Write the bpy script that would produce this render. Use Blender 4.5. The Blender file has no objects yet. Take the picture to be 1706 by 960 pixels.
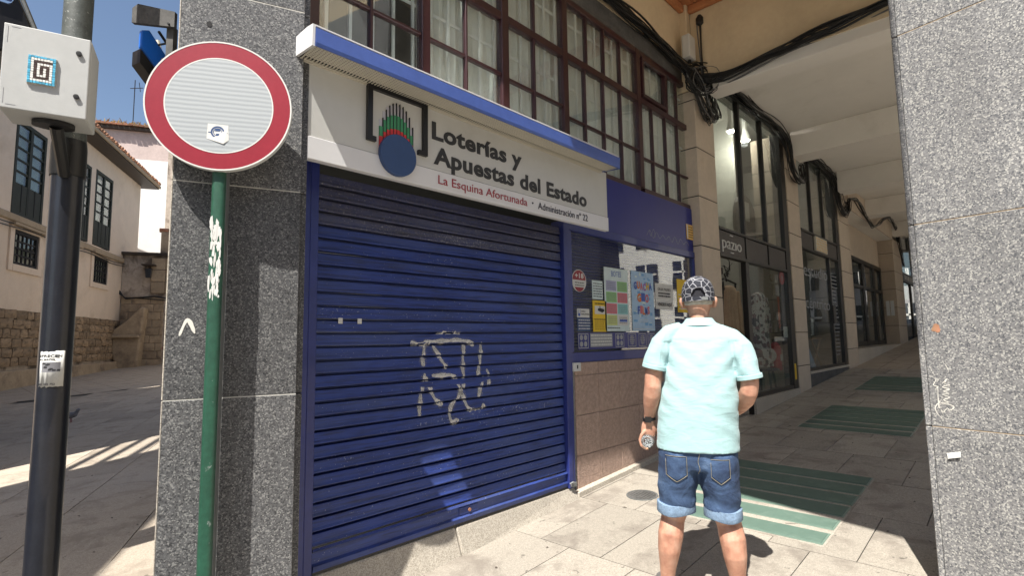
import bpy, math, random
import numpy as np
from mathutils import Vector, Matrix, noise as mnoise
random.seed(7)
R = math.radians
sc = bpy.context.scene
COL = sc.collection
# ------------------------------------------------------------------ camera, sky, sun
cam_d = bpy.data.cameras.new('camera'); cam = bpy.data.objects.new('camera', cam_d); COL.objects.link(cam)
yaw, pitch, roll = R(43.580), R(5.5555), R(-0.8894)
fw = Vector((math.cos(yaw)*math.cos(pitch), math.sin(yaw)*math.cos(pitch), math.sin(pitch)))
rt = Vector((math.sin(yaw), -math.cos(yaw), 0)); up = rt.cross(fw)
r2 = rt*math.cos(roll)+up*math.sin(roll); u2 = up*math.cos(roll)-rt*math.sin(roll)
m3 = Matrix((r2, u2, -fw)).transposed()
cam.matrix_world = Matrix.Translation((0, 0, 1.5)) @ m3.to_4x4()
cam_d.sensor_width = 36; cam_d.lens = 888.34/1706*36
cam_d.clip_start = 0.05; cam_d.clip_end = 2000
sc.camera = cam
SUN_AZ, SUN_EL = R(19.0), R(58.5)          # light travels towards SUN_AZ (from +X), sun stands at SUN_EL
sdir = Vector((math.cos(SUN_AZ)*math.cos(SUN_EL), math.sin(SUN_AZ)*math.cos(SUN_EL), -math.sin(SUN_EL)))
sl = bpy.data.lights.new('sun', 'SUN'); sl.energy = 5.0; sl.angle = R(0.5); sl.color = (1.0, .95, .87)
so = bpy.data.objects.new('sun', sl); COL.objects.link(so)
so.rotation_euler = sdir.to_track_quat('-Z', 'Y').to_euler(); so.location = (-20, -8, 40)
w = bpy.data.worlds.new('World'); sc.world = w; w.use_nodes = True
nt = w.node_tree; bg = nt.nodes['Background']
sky = nt.nodes.new('ShaderNodeTexSky'); sky.sky_type = 'NISHITA'; sky.sun_disc = False
sky.sun_elevation = SUN_EL
# nishita: rotation 0 puts the sun at +Y, positive turns clockwise seen from above
sx, sy = -sdir.x, -sdir.y
sky.sun_rotation = math.atan2(sx, sy)
sky.air_density = 1.0; sky.dust_density = 1.6; sky.ozone_density = 0.8; sky.altitude = 100
nt.links.new(sky.outputs[0], bg.inputs[0]); bg.inputs[1].default_value = 0.080
sc.view_settings.view_transform = 'Standard'; sc.view_settings.look = 'None'
sc.view_settings.exposure = 0.95; sc.view_settings.gamma = 1
sc.cycles.max_bounces = 8; sc.cycles.transparent_max_bounces = 12
sc.cycles.sample_clamp_indirect = 6
G = 0.060                                   # the pavement climbs 6 % along +X
def gz(x): return G*x

# ------------------------------------------------------------------ materials
MAT = {}
class NG:
    def __init__(s, m):
        s.t = m.node_tree; s.n = s.t.nodes; s.l = s.t.links
        s.b = s.n['Principled BSDF']; s.out = s.n['Material Output']
    def new(s, k, **kw):
        n = s.n.new(k)
        for a, v in kw.items():
            if hasattr(n, a): setattr(n, a, v)
            else: n.inputs[a.replace('_', ' ')].default_value = v
        return n
    def link(s, a, b): s.l.new(a, b)
    def coords(s, rand=0.0):
        tc = s.new('ShaderNodeTexCoord')
        if not rand: return tc.outputs['Object']
        oi = s.new('ShaderNodeObjectInfo'); mu = s.new('ShaderNodeMath', operation='MULTIPLY'); mu.inputs[1].default_value = rand
        s.link(oi.outputs['Random'], mu.inputs[0])
        ad = s.new('ShaderNodeVectorMath', operation='ADD'); s.link(tc.outputs['Object'], ad.inputs[0]); s.link(mu.outputs[0], ad.inputs[1])
        return ad.outputs[0]
    def noise(s, co, scale, detail=4, rough=.55, dist=0):
        n = s.new('ShaderNodeTexNoise'); n.inputs['Scale'].default_value = scale; n.inputs['Detail'].default_value = detail
        n.inputs['Roughness'].default_value = rough; n.inputs['Distortion'].default_value = dist
        s.link(co, n.inputs['Vector']); return n.outputs[0]
    def ramp(s, fac, stops, interp='LINEAR'):
        r = s.new('ShaderNodeValToRGB'); cr = r.color_ramp; cr.interpolation = interp
        while len(cr.elements) < len(stops): cr.elements.new(.5)
        for e, (p, c) in zip(cr.elements, stops):
            e.position = p; e.color = (*c, 1) if len(c) == 3 else c
        s.link(fac, r.inputs[0]); return r.outputs[0]
    def mix(s, fac, a, b, mode='MIX'):
        m = s.new('ShaderNodeMix', data_type='RGBA', blend_type=mode)
        for v, i in ((fac, 0), (a, 6), (b, 7)):
            if hasattr(v, 'is_output'): s.link(v, m.inputs[i])
            elif isinstance(v, (int, float)): m.inputs[i].default_value = v
            else: m.inputs[i].default_value = (*v, 1)
        return m.outputs[2]
    def bump(s, h, strength=.3, dist=.01):
        b = s.new('ShaderNodeBump'); b.inputs['Strength'].default_value = strength; b.inputs['Distance'].default_value = dist
        s.link(h, b.inputs['Height']); s.link(b.outputs[0], s.b.inputs['Normal'])
def new_mat(name):
    m = bpy.data.materials.new(name); m.use_nodes = True; MAT[name] = m; return m, NG(m)
def g3(v): return (v, v, v)
def mat(name, c, rough=.6, var=.12, scale=6, bump=0, bscale=60, metal=0, rand=7.0, spec=.5, tint=0, coat=0, stain=None, stain_scale=2.0, stain_lo=.5, stain_hi=.7):
    """paint / plaster / plain surfaces: base colour with two sizes of mottling, per-object tint and optional stains"""
    m, g = new_mat(name)
    co = g.coords(rand)
    n1 = g.noise(co, scale, 5, .6); n2 = g.noise(co, scale*7.3, 3, .6)
    lo = tuple(max(0, x*(1-var)) for x in c); hi = tuple(min(1, x*(1+var)) for x in c)
    col = g.ramp(n1, [(.3, lo), (.7, hi)])
    col = g.mix(min(.5, var*1.5), col, g.ramp(n2, [(.3, g3(.25)), (.7, g3(.75))]), 'OVERLAY')
    if tint:
        oi = g.new('ShaderNodeObjectInfo'); hs = g.new('ShaderNodeHueSaturation')
        mr = g.new('ShaderNodeMapRange'); mr.inputs[3].default_value = 1-tint; mr.inputs[4].default_value = 1+tint
        g.link(oi.outputs['Random'], mr.inputs[0]); g.link(mr.outputs[0], hs.inputs['Value']); g.link(col, hs.inputs['Color']); col = hs.outputs[0]
    if stain:
        f = g.ramp(g.noise(co, stain_scale, 6, .65, .3), [(stain_lo, g3(0)), (stain_hi, g3(1))])
        col = g.mix(f, col, stain)
    g.link(col, g.b.inputs['Base Color'])
    rv = .08 if rough > .45 else .025
    rr = g.ramp(n2, [(.2, g3(max(0, rough-rv))), (.8, g3(min(1, rough+rv)))]); g.link(rr, g.b.inputs['Roughness'])
    g.b.inputs['Metallic'].default_value = metal; g.b.inputs['Specular IOR Level'].default_value = spec
    if coat: g.b.inputs['Coat Weight'].default_value = coat
    if bump: g.bump(g.noise(co, bscale, 4, .6), bump, .01)
    return m
def granite(name, dark, mid, light, gscale, blotch=(.03, .03, .035), rough=.45, warm=None):
    m, g = new_mat(name); co = g.coords(0)
    v = g.new('ShaderNodeTexVoronoi'); v.inputs['Scale'].default_value = gscale; g.link(co, v.inputs['Vector'])
    sep = g.new('ShaderNodeSeparateColor'); g.link(v.outputs['Color'], sep.inputs[0])
    n = g.noise(co, gscale*.45, 3, .7)
    ad = g.new('ShaderNodeMath', operation='ADD'); g.link(sep.outputs[0], ad.inputs[0])
    m2 = g.new('ShaderNodeMath', operation='MULTIPLY_ADD'); g.link(n, m2.inputs[0]); m2.inputs[1].default_value = .6; m2.inputs[2].default_value = -.3
    g.link(m2.outputs[0], ad.inputs[1])
    col = g.ramp(ad.outputs[0], [(.06, dark), (.26, tuple(x*.85 for x in mid)), (.74, tuple(x*1.15 for x in mid)), (.94, light)])
    bl = g.ramp(g.noise(co, 21, 3, .6, .6), [(.71, g3(0)), (.76, g3(.8))])
    col = g.mix(bl, col, blotch)
    big = g.noise(co, 1.6, 4, .6); col = g.mix(.35, col, g.ramp(big, [(.3, g3(.38)), (.7, g3(.62))]), 'OVERLAY')
    if warm:
        f = g.ramp(g.noise(co, 4.2, 5, .6, .4), [(.66, g3(0)), (.8, g3(.55))]); col = g.mix(f, col, warm)
    oi = g.new('ShaderNodeObjectInfo'); hs = g.new('ShaderNodeHueSaturation'); mr = g.new('ShaderNodeMapRange'); mr.inputs[3].default_value = .84; mr.inputs[4].default_value = 1.14
    g.link(oi.outputs['Random'], mr.inputs[0]); g.link(mr.outputs[0], hs.inputs['Value'])
    mp = g.new('ShaderNodeMapping'); mp.inputs['Scale'].default_value = (7, 7, .5); g.link(co, mp.inputs[0])
    dr = g.ramp(g.noise(mp.outputs[0], 1, 5, .6, .3), [(.55, g3(0)), (.8, g3(.35))]); col = g.mix(dr, col, tuple(x*.5 for x in mid))
    g.link(col, hs.inputs['Color']); g.link(hs.outputs[0], g.b.inputs['Base Color']); g.b.inputs['Roughness'].default_value = rough
    g.bump(sep.outputs[1], .12, .002)
    return m
def glassmat(name, tint=(.8, .85, .83), refl=.1, dirt=.04, rough=.01):
    """thin window pane: clear with a fresnel reflection and a little dust"""
    m = bpy.data.materials.new(name); m.use_nodes = True; MAT[name] = m
    t = m.node_tree; t.nodes.clear(); N = t.nodes.new; L = t.links.new
    out = N('ShaderNodeOutputMaterial'); tr = N('ShaderNodeBsdfTransparent'); tr.inputs[0].default_value = (*tint, 1)
    gl = N('ShaderNodeBsdfGlossy'); gl.inputs['Roughness'].default_value = rough; gl.inputs[0].default_value = (.95, .97, 1, 1)
    lw = N('ShaderNodeLayerWeight'); lw.inputs['Blend'].default_value = .5
    pw = N('ShaderNodeMath'); pw.operation = 'POWER'; pw.inputs[1].default_value = 4.5; L(lw.outputs['Facing'], pw.inputs[0])
    ma = N('ShaderNodeMath'); ma.operation = 'MULTIPLY_ADD'; ma.inputs[1].default_value = .85; ma.inputs[2].default_value = refl
    ma.use_clamp = True; L(pw.outputs[0], ma.inputs[0])
    tc = N('ShaderNodeTexCoord'); nz = N('ShaderNodeTexNoise'); nz.inputs['Scale'].default_value = 1.1; nz.inputs['Detail'].default_value = 2
    L(tc.outputs['Object'], nz.inputs['Vector']); bp = N('ShaderNodeBump'); bp.inputs['Strength'].default_value = .05; bp.inputs['Distance'].default_value = .05
    L(nz.outputs[0], bp.inputs['Height']); L(bp.outputs[0], gl.inputs['Normal'])
    mx = N('ShaderNodeMixShader'); L(ma.outputs[0], mx.inputs[0]); L(tr.outputs[0], mx.inputs[1]); L(gl.outputs[0], mx.inputs[2])
    df = N('ShaderNodeBsdfDiffuse'); df.inputs[0].default_value = (.6, .6, .56, 1)
    n2 = N('ShaderNodeTexNoise'); n2.inputs['Scale'].default_value = 3.5; n2.inputs['Detail'].default_value = 8; L(tc.outputs['Object'], n2.inputs['Vector'])
    mr = N('ShaderNodeMapRange'); mr.inputs[1].default_value = .4; mr.inputs[2].default_value = .75; mr.inputs[3].default_value = dirt*.4; mr.inputs[4].default_value = dirt*1.8
    L(n2.outputs[0], mr.inputs[0])
    m2 = N('ShaderNodeMixShader'); L(mr.outputs[0], m2.inputs[0]); L(mx.outputs[0], m2.inputs[1]); L(df.outputs[0], m2.inputs[2]); L(m2.outputs[0], out.inputs[0])
    return m
def emis(name, c, s):
    m, g = new_mat(name); g.b.inputs['Base Color'].default_value = (*c, 1); g.b.inputs['Emission Color'].default_value = (*c, 1); g.b.inputs['Emission Strength'].default_value = s
    return m

# ------------------------------------------------------------------ mesh building
class MB:
    def __init__(s, T=None): s.v = []; s.f = []; s.smooth = False; s.T = T
    def add(s, vs, fs, T=None):
        T = T or s.T; b = len(s.v)
        s.v += [tuple(T(*p)) if T else tuple(p) for p in vs]; s.f += [tuple(i+b for i in f) for f in fs]; return s
    def box(s, x0, x1, y0, y1, z0, z1, T=None):
        return s.add([(x0, y0, z0), (x1, y0, z0), (x1, y1, z0), (x0, y1, z0), (x0, y0, z1), (x1, y0, z1), (x1, y1, z1), (x0, y1, z1)],
                     [(0, 3, 2, 1), (4, 5, 6, 7), (0, 1, 5, 4), (1, 2, 6, 5), (2, 3, 7, 6), (3, 0, 4, 7)], T)
    def gbox(s, x0, x1, y0, y1, h0, h1, T=None):
        """box whose bottom and top follow the sloping pavement"""
        vs = [(x, y, gz(x)+h) for h in (h0, h1) for x, y in ((x0, y0), (x1, y0), (x1, y1), (x0, y1))]
        return s.add(vs, [(0, 3, 2, 1), (4, 5, 6, 7), (0, 1, 5, 4), (1, 2, 6, 5), (2, 3, 7, 6), (3, 0, 4, 7)], T)
    def prism(s, poly, a, b, axis='y', T=None):
        """polygon (two coordinates) extruded along an axis from a to b"""
        n = len(poly)
        def P(p, t): return {'y': (p[0], t, p[1]), 'x': (t, p[0], p[1]), 'z': (p[0], p[1], t)}[axis]
        vs = [P(p, a) for p in poly]+[P(p, b) for p in poly]
        fs = [tuple(range(n)), tuple(range(2*n-1, n-1, -1))]+[(i, i+n, (i+1) % n+n, (i+1) % n) for i in range(n)]
        return s.add(vs, fs, T)
    def tube(s, pts, r, seg=8, T=None, cap=True):
        pts = [Vector(p) for p in pts]; n = len(pts); rr = r if isinstance(r, (list, tuple)) else [r]*n
        vs = []; fs = []; prev = None
        for i, p in enumerate(pts):
            d = (pts[min(i+1, n-1)]-pts[max(i-1, 0)]).normalized()
            if prev is None:
                a = d.orthogonal().normalized()
            else:
                a = (prev-d*prev.dot(d)); a = a.normalized() if a.length > 1e-6 else d.orthogonal().normalized()
            prev = a; b = d.cross(a)
            for k in range(seg):
                t = 2*math.pi*k/seg; vs.append(p+(a*math.cos(t)+b*math.sin(t))*rr[i])
        for i in range(n-1):
            for k in range(seg):
                k2 = (k+1) % seg; fs.append((i*seg+k, i*seg+k2, (i+1)*seg+k2, (i+1)*seg+k))
        if cap: fs += [tuple(range(seg-1, -1, -1)), tuple((n-1)*seg+k for k in range(seg))]
        return s.add(vs, fs, T)
    def lathe(s, prof, c, seg=24, T=None):
        """profile of (radius, z) turned about a vertical axis at c"""
        vs = []; fs = []; n = len(prof)
        for r, z in prof:
            for k in range(seg):
                t = 2*math.pi*k/seg; vs.append((c[0]+r*math.cos(t), c[1]+r*math.sin(t), c[2]+z))
        for i in range(n-1):
            for k in range(seg):
                k2 = (k+1) % seg; fs.append((i*seg+k, i*seg+k2, (i+1)*seg+k2, (i+1)*seg+k))
        fs += [tuple(range(seg-1, -1, -1)), tuple((n-1)*seg+k for k in range(seg))]
        return s.add(vs, fs, T)
    def loft(s, rings, T=None):
        n = len(rings[0]); vs = [p for r in rings for p in r]; fs = []
        for i in range(len(rings)-1):
            for k in range(n):
                k2 = (k+1) % n; fs.append((i*n+k, i*n+k2, (i+1)*n+k2, (i+1)*n+k))
        fs += [tuple(range(n-1, -1, -1)), tuple((len(rings)-1)*n+k for k in range(n))]
        return s.add(vs, fs, T)
    def disc(s, c, r, seg=40, T=None, rz=None):
        rz = rz or r
        return s.add([(c[0]+r*math.cos(2*math.pi*k/seg), c[1], c[2]+rz*math.sin(2*math.pi*k/seg)) for k in range(seg)], [tuple(range(seg))], T)
    def mesh(s, name):
        me = bpy.data.meshes.new(name); me.from_pydata(s.v, [], s.f)
        import bmesh
        bm = bmesh.new(); bm.from_mesh(me); bmesh.ops.recalc_face_normals(bm, faces=bm.faces); bm.to_mesh(me); bm.free()
        if s.smooth:
            me.polygons.foreach_set('use_smooth', [True]*len(me.polygons))
            try: me.set_sharp_from_angle(angle=R(38))
            except Exception: pass
        me.update(); return me
def setparent(o, p):
    o.parent = p; o.matrix_parent_inverse = PINV(p)
def PINV(p):
    q = p; M = Matrix.Identity(4)
    chain = []
    while q: chain.append(q); q = q.parent
    for q in reversed(chain): M = M @ q.matrix_parent_inverse @ q.matrix_basis
    return M.inverted()
def link(name, me, m=None, parent=None):
    o = bpy.data.objects.new(name, me); COL.objects.link(o)
    if m and me and not me.materials: me.materials.append(MAT[m] if isinstance(m, str) else m)
    if parent: setparent(o, parent)
    return o
def obj(name, mb, m, parent=None, bevel=0, seg=2):
    o = link(name, mb.mesh(name), m, parent)
    if bevel:
        b = o.modifiers.new('bevel', 'BEVEL'); b.width = bevel; b.segments = seg; b.limit_method = 'ANGLE'; b.angle_limit = R(35)
    return o
def tag(o, label=None, cat=None, group=None, kind=None):
    if label: o['label'] = label
    if cat: o['category'] = cat
    if group: o['group'] = group
    if kind: o['kind'] = kind
    return o
def thing(name, label, cat, loc=(0, 0, 0), group=None):
    o = bpy.data.objects.new(name, None); COL.objects.link(o); o.location = loc; o.empty_display_size = .1
    return tag(o, label, cat, group)
def copy_tree(o, parent=None, move=None):
    c = o.copy(); COL.objects.link(c)
    if parent: c.parent = parent
    if move and not parent: c.location = Vector(o.location)+Vector(move)
    for ch in list(o.children): copy_tree(ch, c)
    return c
def frame(o, ang):
    """local frame: u along direction ang, v square to it (to the left), z up"""
    ca, sa = math.cos(ang), math.sin(ang)
    return lambda u, v, z: (o[0]+u*ca-v*sa, o[1]+u*sa+v*ca, (o[2] if len(o) > 2 else 0)+z)
dg_cache = []
def evaluated_mesh(o, name):
    dg = bpy.context.evaluated_depsgraph_get(); dg.update()
    me = bpy.data.meshes.new_from_object(o.evaluated_get(dg)); me.name = name; return me
def text(body, m, parent, x0, x1, zb, cap, y, T=None, bold=0.0, depth=.002, name='lettering', shear=0):
    """lettering standing in the XZ plane, fitted to a width and a cap height, facing -Y"""
    def mk(b):
        cu = bpy.data.curves.new('t', 'FONT'); cu.body = b; cu.size = 1; cu.offset = bold; cu.space_character = 1+bold*1.6; cu.resolution_u = 4; cu.shear = shear
        o = bpy.data.objects.new('t', cu); COL.objects.link(o); me = evaluated_mesh(o, name); bpy.data.objects.remove(o); bpy.data.curves.remove(cu); return me
    ref = mk('L'); hL = max(v.co.y for v in ref.vertices)-min(v.co.y for v in ref.vertices); yb = min(v.co.y for v in ref.vertices)
    bpy.data.meshes.remove(ref)
    me = mk(body); xs = [v.co.x for v in me.vertices]; a, b = min(xs), max(xs)
    T = T or (lambda u, v, z: (u, v, z))
    V = [T(x0+(v.co.x-a)/(b-a)*(x1-x0), y, zb+(v.co.y-yb)/hL*cap) for v in me.vertices]
    # one mesh per word: split where a gap is wider than the space between letters
    F = sorted([tuple(p.vertices) for p in me.polygons], key=lambda f: min(xs[i] for i in f)); words = []; xm = -1e9
    for f in F:
        l, r = min(xs[i] for i in f), max(xs[i] for i in f)
        if l > xm+.17 or not words: words.append([])
        words[-1].append(f); xm = max(xm, r)
    bpy.data.meshes.remove(me); first = None
    for wf in words:
        ids = sorted({i for f in wf for i in f}); mp = {q: k for k, q in enumerate(ids)}
        m_ = bpy.data.meshes.new(name); m_.from_pydata([V[i] for i in ids], [], [tuple(mp[i] for i in f) for f in wf])
        o = link(name, m_, m, parent); first = first or o
        if depth:
            s_ = o.modifiers.new('solid', 'SOLIDIFY'); s_.thickness = depth; s_.offset = 0
    return first
def ribbon(paths, wd, fn, T=None):
    """brush strokes: flat ribbons in (x, z) laid on a surface y = fn(x, z)"""
    mb = MB(T)
    for pts in paths:
        P = [Vector(p) for p in pts]; Q = []
        for i in range(len(P)-1):
            a = P[max(i-1, 0)]; b = P[i]; c = P[i+1]; d = P[min(i+2, len(P)-1)]
            n = max(2, int((c-b).length/.006))
            for k in range(n):
                t = k/n; Q.append(.5*((2*b)+(c-a)*t+(2*a-5*b+4*c-d)*t*t+(3*b-a-3*c+d)*t**3))
        Q.append(P[-1])
        vs = []; fs = []; K = 5
        for i, q in enumerate(Q):
            d = (Q[min(i+1, len(Q)-1)]-Q[max(i-1, 0)]); d = d.normalized() if d.length > 0 else Vector((1, 0)); nn = Vector((-d.y, d.x))
            e = min(1, i/4+.35, (len(Q)-1-i)/4+.35); ww = wd*e*(1+.28*math.sin(i*.31+len(pts))+.12*random.uniform(-1, 1))
            for k in range(K):
                p = q+nn*ww*(k/(K-1)-.5); vs.append((p.x, fn(p.x, p.y), p.y))
        for i in range(len(Q)-1):
            for k in range(K-1): fs.append((i*K+k, i*K+k+1, (i+1)*K+k+1, (i+1)*K+k))
        mb.add(vs, fs)
    return mb

# ------------------------------------------------------------------ palette
granite('granite_dark', (.030, .031, .034), (.090, .091, .094), (.22, .22, .214), 185)
granite('granite_light', (.085, .088, .098), (.19, .19, .192), (.40, .395, .37), 165, blotch=(.06, .06, .075), warm=(.30, .24, .15))
granite('granite_step', (.30, .27, .225), (.43, .39, .33), (.54, .50, .43), 210, blotch=(.28, .24, .2))
mat('mortar', (.5, .49, .45), .9, .15, 20)
mat('mortar_dark', (.06, .058, .055), .9, .2, 14)
def paving(name, c, dirty):
    m, g = new_mat(name); co = g.coords(9.0)
    v = g.noise(co, 210, 2, .7); col = g.ramp(v, [(.28, tuple(x*.62 for x in c)), (.5, c), (.74, tuple(min(.8, x*1.32) for x in c))])
    v2 = g.noise(co, 62, 3, .7); col = g.mix(.4, col, g.ramp(v2, [(.3, g3(.3)), (.7, g3(.7))]), 'OVERLAY')
    f = g.ramp(g.noise(co, 2.6, 7, .7, .5), [(.50, g3(0)), (.64, g3(.75))]); col = g.mix(f, col, dirty)
    f2 = g.ramp(g.noise(co, 15, 2, .5, .8), [(.70, g3(0)), (.735, g3(.65))]); col = g.mix(f2, col, tuple(x*.3 for x in dirty))
    oi = g.new('ShaderNodeObjectInfo'); hs = g.new('ShaderNodeHueSaturation'); mr = g.new('ShaderNodeMapRange'); mr.inputs[3].default_value = .88; mr.inputs[4].default_value = 1.1
    g.link(oi.outputs['Random'], mr.inputs[0]); g.link(mr.outputs[0], hs.inputs['Value']); g.link(col, hs.inputs['Color'])
    g.link(hs.outputs[0], g.b.inputs['Base Color']); g.b.inputs['Roughness'].default_value = .8; g.bump(v, .25, .004)
paving('paving', (.335, .305, .26), (.19, .165, .14))
paving('paving_street', (.40, .345, .28), (.25, .21, .165))
def shutter_paint(name, c, chips, lo, hi, grime=.0):
    m, g = new_mat(name); co = g.coords(3.0)
    n1 = g.noise(co, 2.3, 5, .6); col = g.ramp(n1, [(.3, tuple(x*.8 for x in c)), (.7, tuple(x*1.15 for x in c))])
    mp = g.new('ShaderNodeMapping'); mp.inputs['Scale'].default_value = (5, 30, 90); g.link(co, mp.inputs[0])
    st = g.noise(mp.outputs[0], 1, 5, .6); fs = g.ramp(st, [(.46, g3(0)), (.72, g3(.75))]); col = g.mix(fs, col, (.015, .014, .016))
    fd = g.ramp(g.noise(co, .9, 5, .65, .4), [(.45, g3(0)), (.7, g3(.55))]); col = g.mix(fd, col, (.07, .10, .25))
    rs2 = g.ramp(g.noise(co, 17, 5, .7), [(.69, g3(0)), (.74, g3(.5))]); col = g.mix(rs2, col, (.10, .065, .05))
    ch = g.noise(co, 75, 3, .6, .2); big = g.noise(co, 1.3, 3, .5)
    ad = g.new('ShaderNodeMath', operation='MULTIPLY_ADD'); g.link(big, ad.inputs[0]); ad.inputs[1].default_value = .35; g.link(ch, ad.inputs[2])
    f = g.ramp(ad.outputs[0], [(lo, g3(0)), (hi, g3(.8))]); col = g.mix(f, col, chips)
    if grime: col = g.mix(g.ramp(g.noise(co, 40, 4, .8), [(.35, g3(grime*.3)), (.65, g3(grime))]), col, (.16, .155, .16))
    g.link(col, g.b.inputs['Base Color']); g.link(g.ramp(n1, [(.3, g3(.38)), (.7, g3(.5))]), g.b.inputs['Roughness']); g.b.inputs['Specular IOR Level'].default_value = .4
    g.bump(ch, .08, .002)
shutter_paint('shutter_blue', (.026, .052, .235), (.36, .38, .45), .86, .91)
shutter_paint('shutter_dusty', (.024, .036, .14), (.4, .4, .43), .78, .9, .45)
mat('frame_blue', (.022, .034, .18), .4, .12, 4, .03, 40, coat=.15)
mat('panel_blue', (.008, .016, .18), .30, .04, 1.2, 0)
mat('canopy_blue', (.06, .11, .36), .35, .08, 3)
mat('sign_blue', (.012, .16, .70), .35, .05)
mat('black_gap', (.012, .012, .014), .8, .2)
mat('sign_white', (.66, .66, .67), .45, .03, 3, stain=(.5, .47, .4), stain_scale=5, stain_lo=.66, stain_hi=.95)
mat('sign_grey', (.53, .53, .505), .45, .03, 2.5, stain=(.42, .41, .37), stain_scale=4, stain_lo=.62, stain_hi=.95)
mat('sign_cream', (.56, .53, .45), .5, .05, 6)
mat('letter_grey', (.030, .031, .033), .5, .05)
mat('letter_red', (.32, .035, .055), .5, .05)
mat('letter_navy', (.018, .02, .04), .5, .05)
mat('emblem_black', (.008, .008, .010), .35, .05)
mat('emblem_green', (.045, .25, .115), .45, .08)
mat('emblem_red', (.62, .035, .04), .45, .06)
mat('emblem_blue', (.028, .065, .17), .45, .06)
mat('emblem_lilac', (.5, .5, .56), .5, .05)
mat('burgundy', (.040, .013, .016), .35, .18, 5, .04, 60, coat=.15)
mat('curtain', (.72, .75, .73), .9, .08, 5)
mat('bar_white', (.72, .75, .76), .5, .04)
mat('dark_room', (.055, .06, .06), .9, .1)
mat('tile_brown', (.36, .255, .205), .8, .22, 34, .8, 70, tint=.07)
mat('yellow_plaster', (.66, .54, .37), .9, .07, 2.5, .15, 120, stain=(.57, .45, .29), stain_scale=1.6, stain_lo=.55, stain_hi=.85)
mat('orange_trim', (.46, .19, .08), .8, .12, 4)
mat('ceiling_cream', (.80, .775, .72), .9, .04, 1.4, .06, 90, stain=(.62, .59, .53), stain_scale=1.5, stain_lo=.58, stain_hi=.9)
mat('lintel_grey', (.085, .083, .08), .8, .3, 7, .1, 50)
mat('stone_tan', (.49, .415, .33), .75, .07, 3, .10, 130, tint=.05, stain=(.37, .30, .22), stain_scale=3, stain_lo=.6, stain_hi=.9)
mat('cable_black', (.012, .012, .012), .5, .3, 8)
mat('cable_grey', (.14, .14, .14), .5, .2, 8)
mat('frame_black', (.012, .011, .011), .4, .15, 6)
mat('band_brown', (.045, .038, .035), .5, .1, 4)
mat('shop_wall', (.40, .40, .36), .9, .05, 2)
mat('shop_floor', (.2, .18, .16), .6, .1, 3)
mat('white_plain', (.58, .58, .56), .6, .04, 5)
mat('grey_plain', (.30, .31, .32), .6, .06, 5)
mat('pole_black', (.011, .013, .020), .35, .2, 12, .05, 90, coat=.25, stain=(.05, .055, .06), stain_scale=30, stain_lo=.72, stain_hi=.78)
mat('pole_worn', (.075, .085, .08), .55, .3, 16, .12, 60, stain=(.34, .35, .33), stain_scale=42, stain_lo=.60, stain_hi=.68)
mat('post_green', (.016, .072, .044), .45, .2, 6, .08, 60, stain=(.22, .25, .235), stain_scale=17, stain_lo=.66, stain_hi=.72)
mat('post_metal', (.2, .21, .21), .5, .15, 9, metal=.5)
mat('box_grey', (.43, .44, .435), .5, .03, 5, .08, 260)
mat('black_rubber', (.012, .012, .013), .45, .15)
mat('sign_red', (.25, .010, .024), .38, .05, 9)
def sheeting():
    m, g = new_mat('sign_sheet'); co = g.coords(0)
    wv = g.new('ShaderNodeTexWave'); wv.wave_type = 'BANDS'; wv.bands_direction = 'Z'; wv.inputs['Scale'].default_value = 16; wv.inputs['Distortion'].default_value = .6; wv.inputs['Detail'].default_value = 1
    g.link(co, wv.inputs['Vector']); g.link(g.ramp(wv.outputs[0], [(0, (.30, .325, .345)), (1, (.39, .42, .435))]), g.b.inputs['Base Color']); g.b.inputs['Roughness'].default_value = .4
    g.bump(wv.outputs[0], .1, .002)
sheeting()
mat('paper', (.60, .60, .575), .8, .04, 20)
mat('ink', (.03, .03, .035), .8, .1, 20)
mat('ink_grey', (.22, .22, .24), .8, .1, 20)
mat('tile_blue', (.10, .42, .62), .3, .15, 30, tint=.25)
mat('tile_white', (.78, .78, .75), .3, .05, 30, tint=.08)
mat('tile_choc', (.075, .05, .045), .3, .15, 30, tint=.2)
mat('plaster_cream', (.74, .61, .48), .92, .06, 1.1, .06, 40, stain=(.55, .43, .31), stain_scale=.6, stain_lo=.55, stain_hi=.8)
mat('plaster_white', (.74, .73, .70), .92, .05, 1.4, .2, 12, stain=(.5, .46, .42), stain_scale=.7, stain_lo=.58, stain_hi=.8)
mat('plaster_pink', (.50, .41, .38), .92, .1, 1.4, .1, 12)
mat('plaster_old', (.47, .40, .33), .92, .18, .9, .15, 20, stain=(.14, .11, .085), stain_scale=.9, stain_lo=.48, stain_hi=.62)
mat('stone_rubble', (.30, .215, .135), .9, .25, 3, .5, 9, tint=.25, stain=(.09, .07, .05), stain_scale=2.2, stain_lo=.5, stain_hi=.7)
mat('stone_ashlar', (.40, .31, .21), .9, .15, 2, .3, 14, tint=.14, stain=(.16, .12, .09), stain_scale=1.3, stain_lo=.5, stain_hi=.7)
mat('stone_band', (.40, .31, .21), .9, .12, 2, .1, 20)
mat('roof_clay', (.36, .17, .10), .9, .25, 3, .2, 30, tint=.25, stain=(.24, .19, .11), stain_scale=4, stain_lo=.5, stain_hi=.7)
mat('wood_green', (.020, .027, .021), .75, .2, 6, .05, 40)
mat('wood_dark', (.05, .036, .026), .6, .2, 6)
mat('weed', (.30, .20, .07), .9, .3, 10)
mat('building_white', (.74, .72, .66), .9, .05, 1)
mat('building_grey', (.36, .35, .34), .9, .08, 1)
mat('window_dark', (.03, .035, .045), .12, .2, 1)
glassmat('glass', (.80, .84, .82), .10, .03)
glassmat('glass_upper', (.93, .96, .95), .09, .05)
glassmat('glass_front', (.90, .93, .93), .09, .02)
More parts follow.
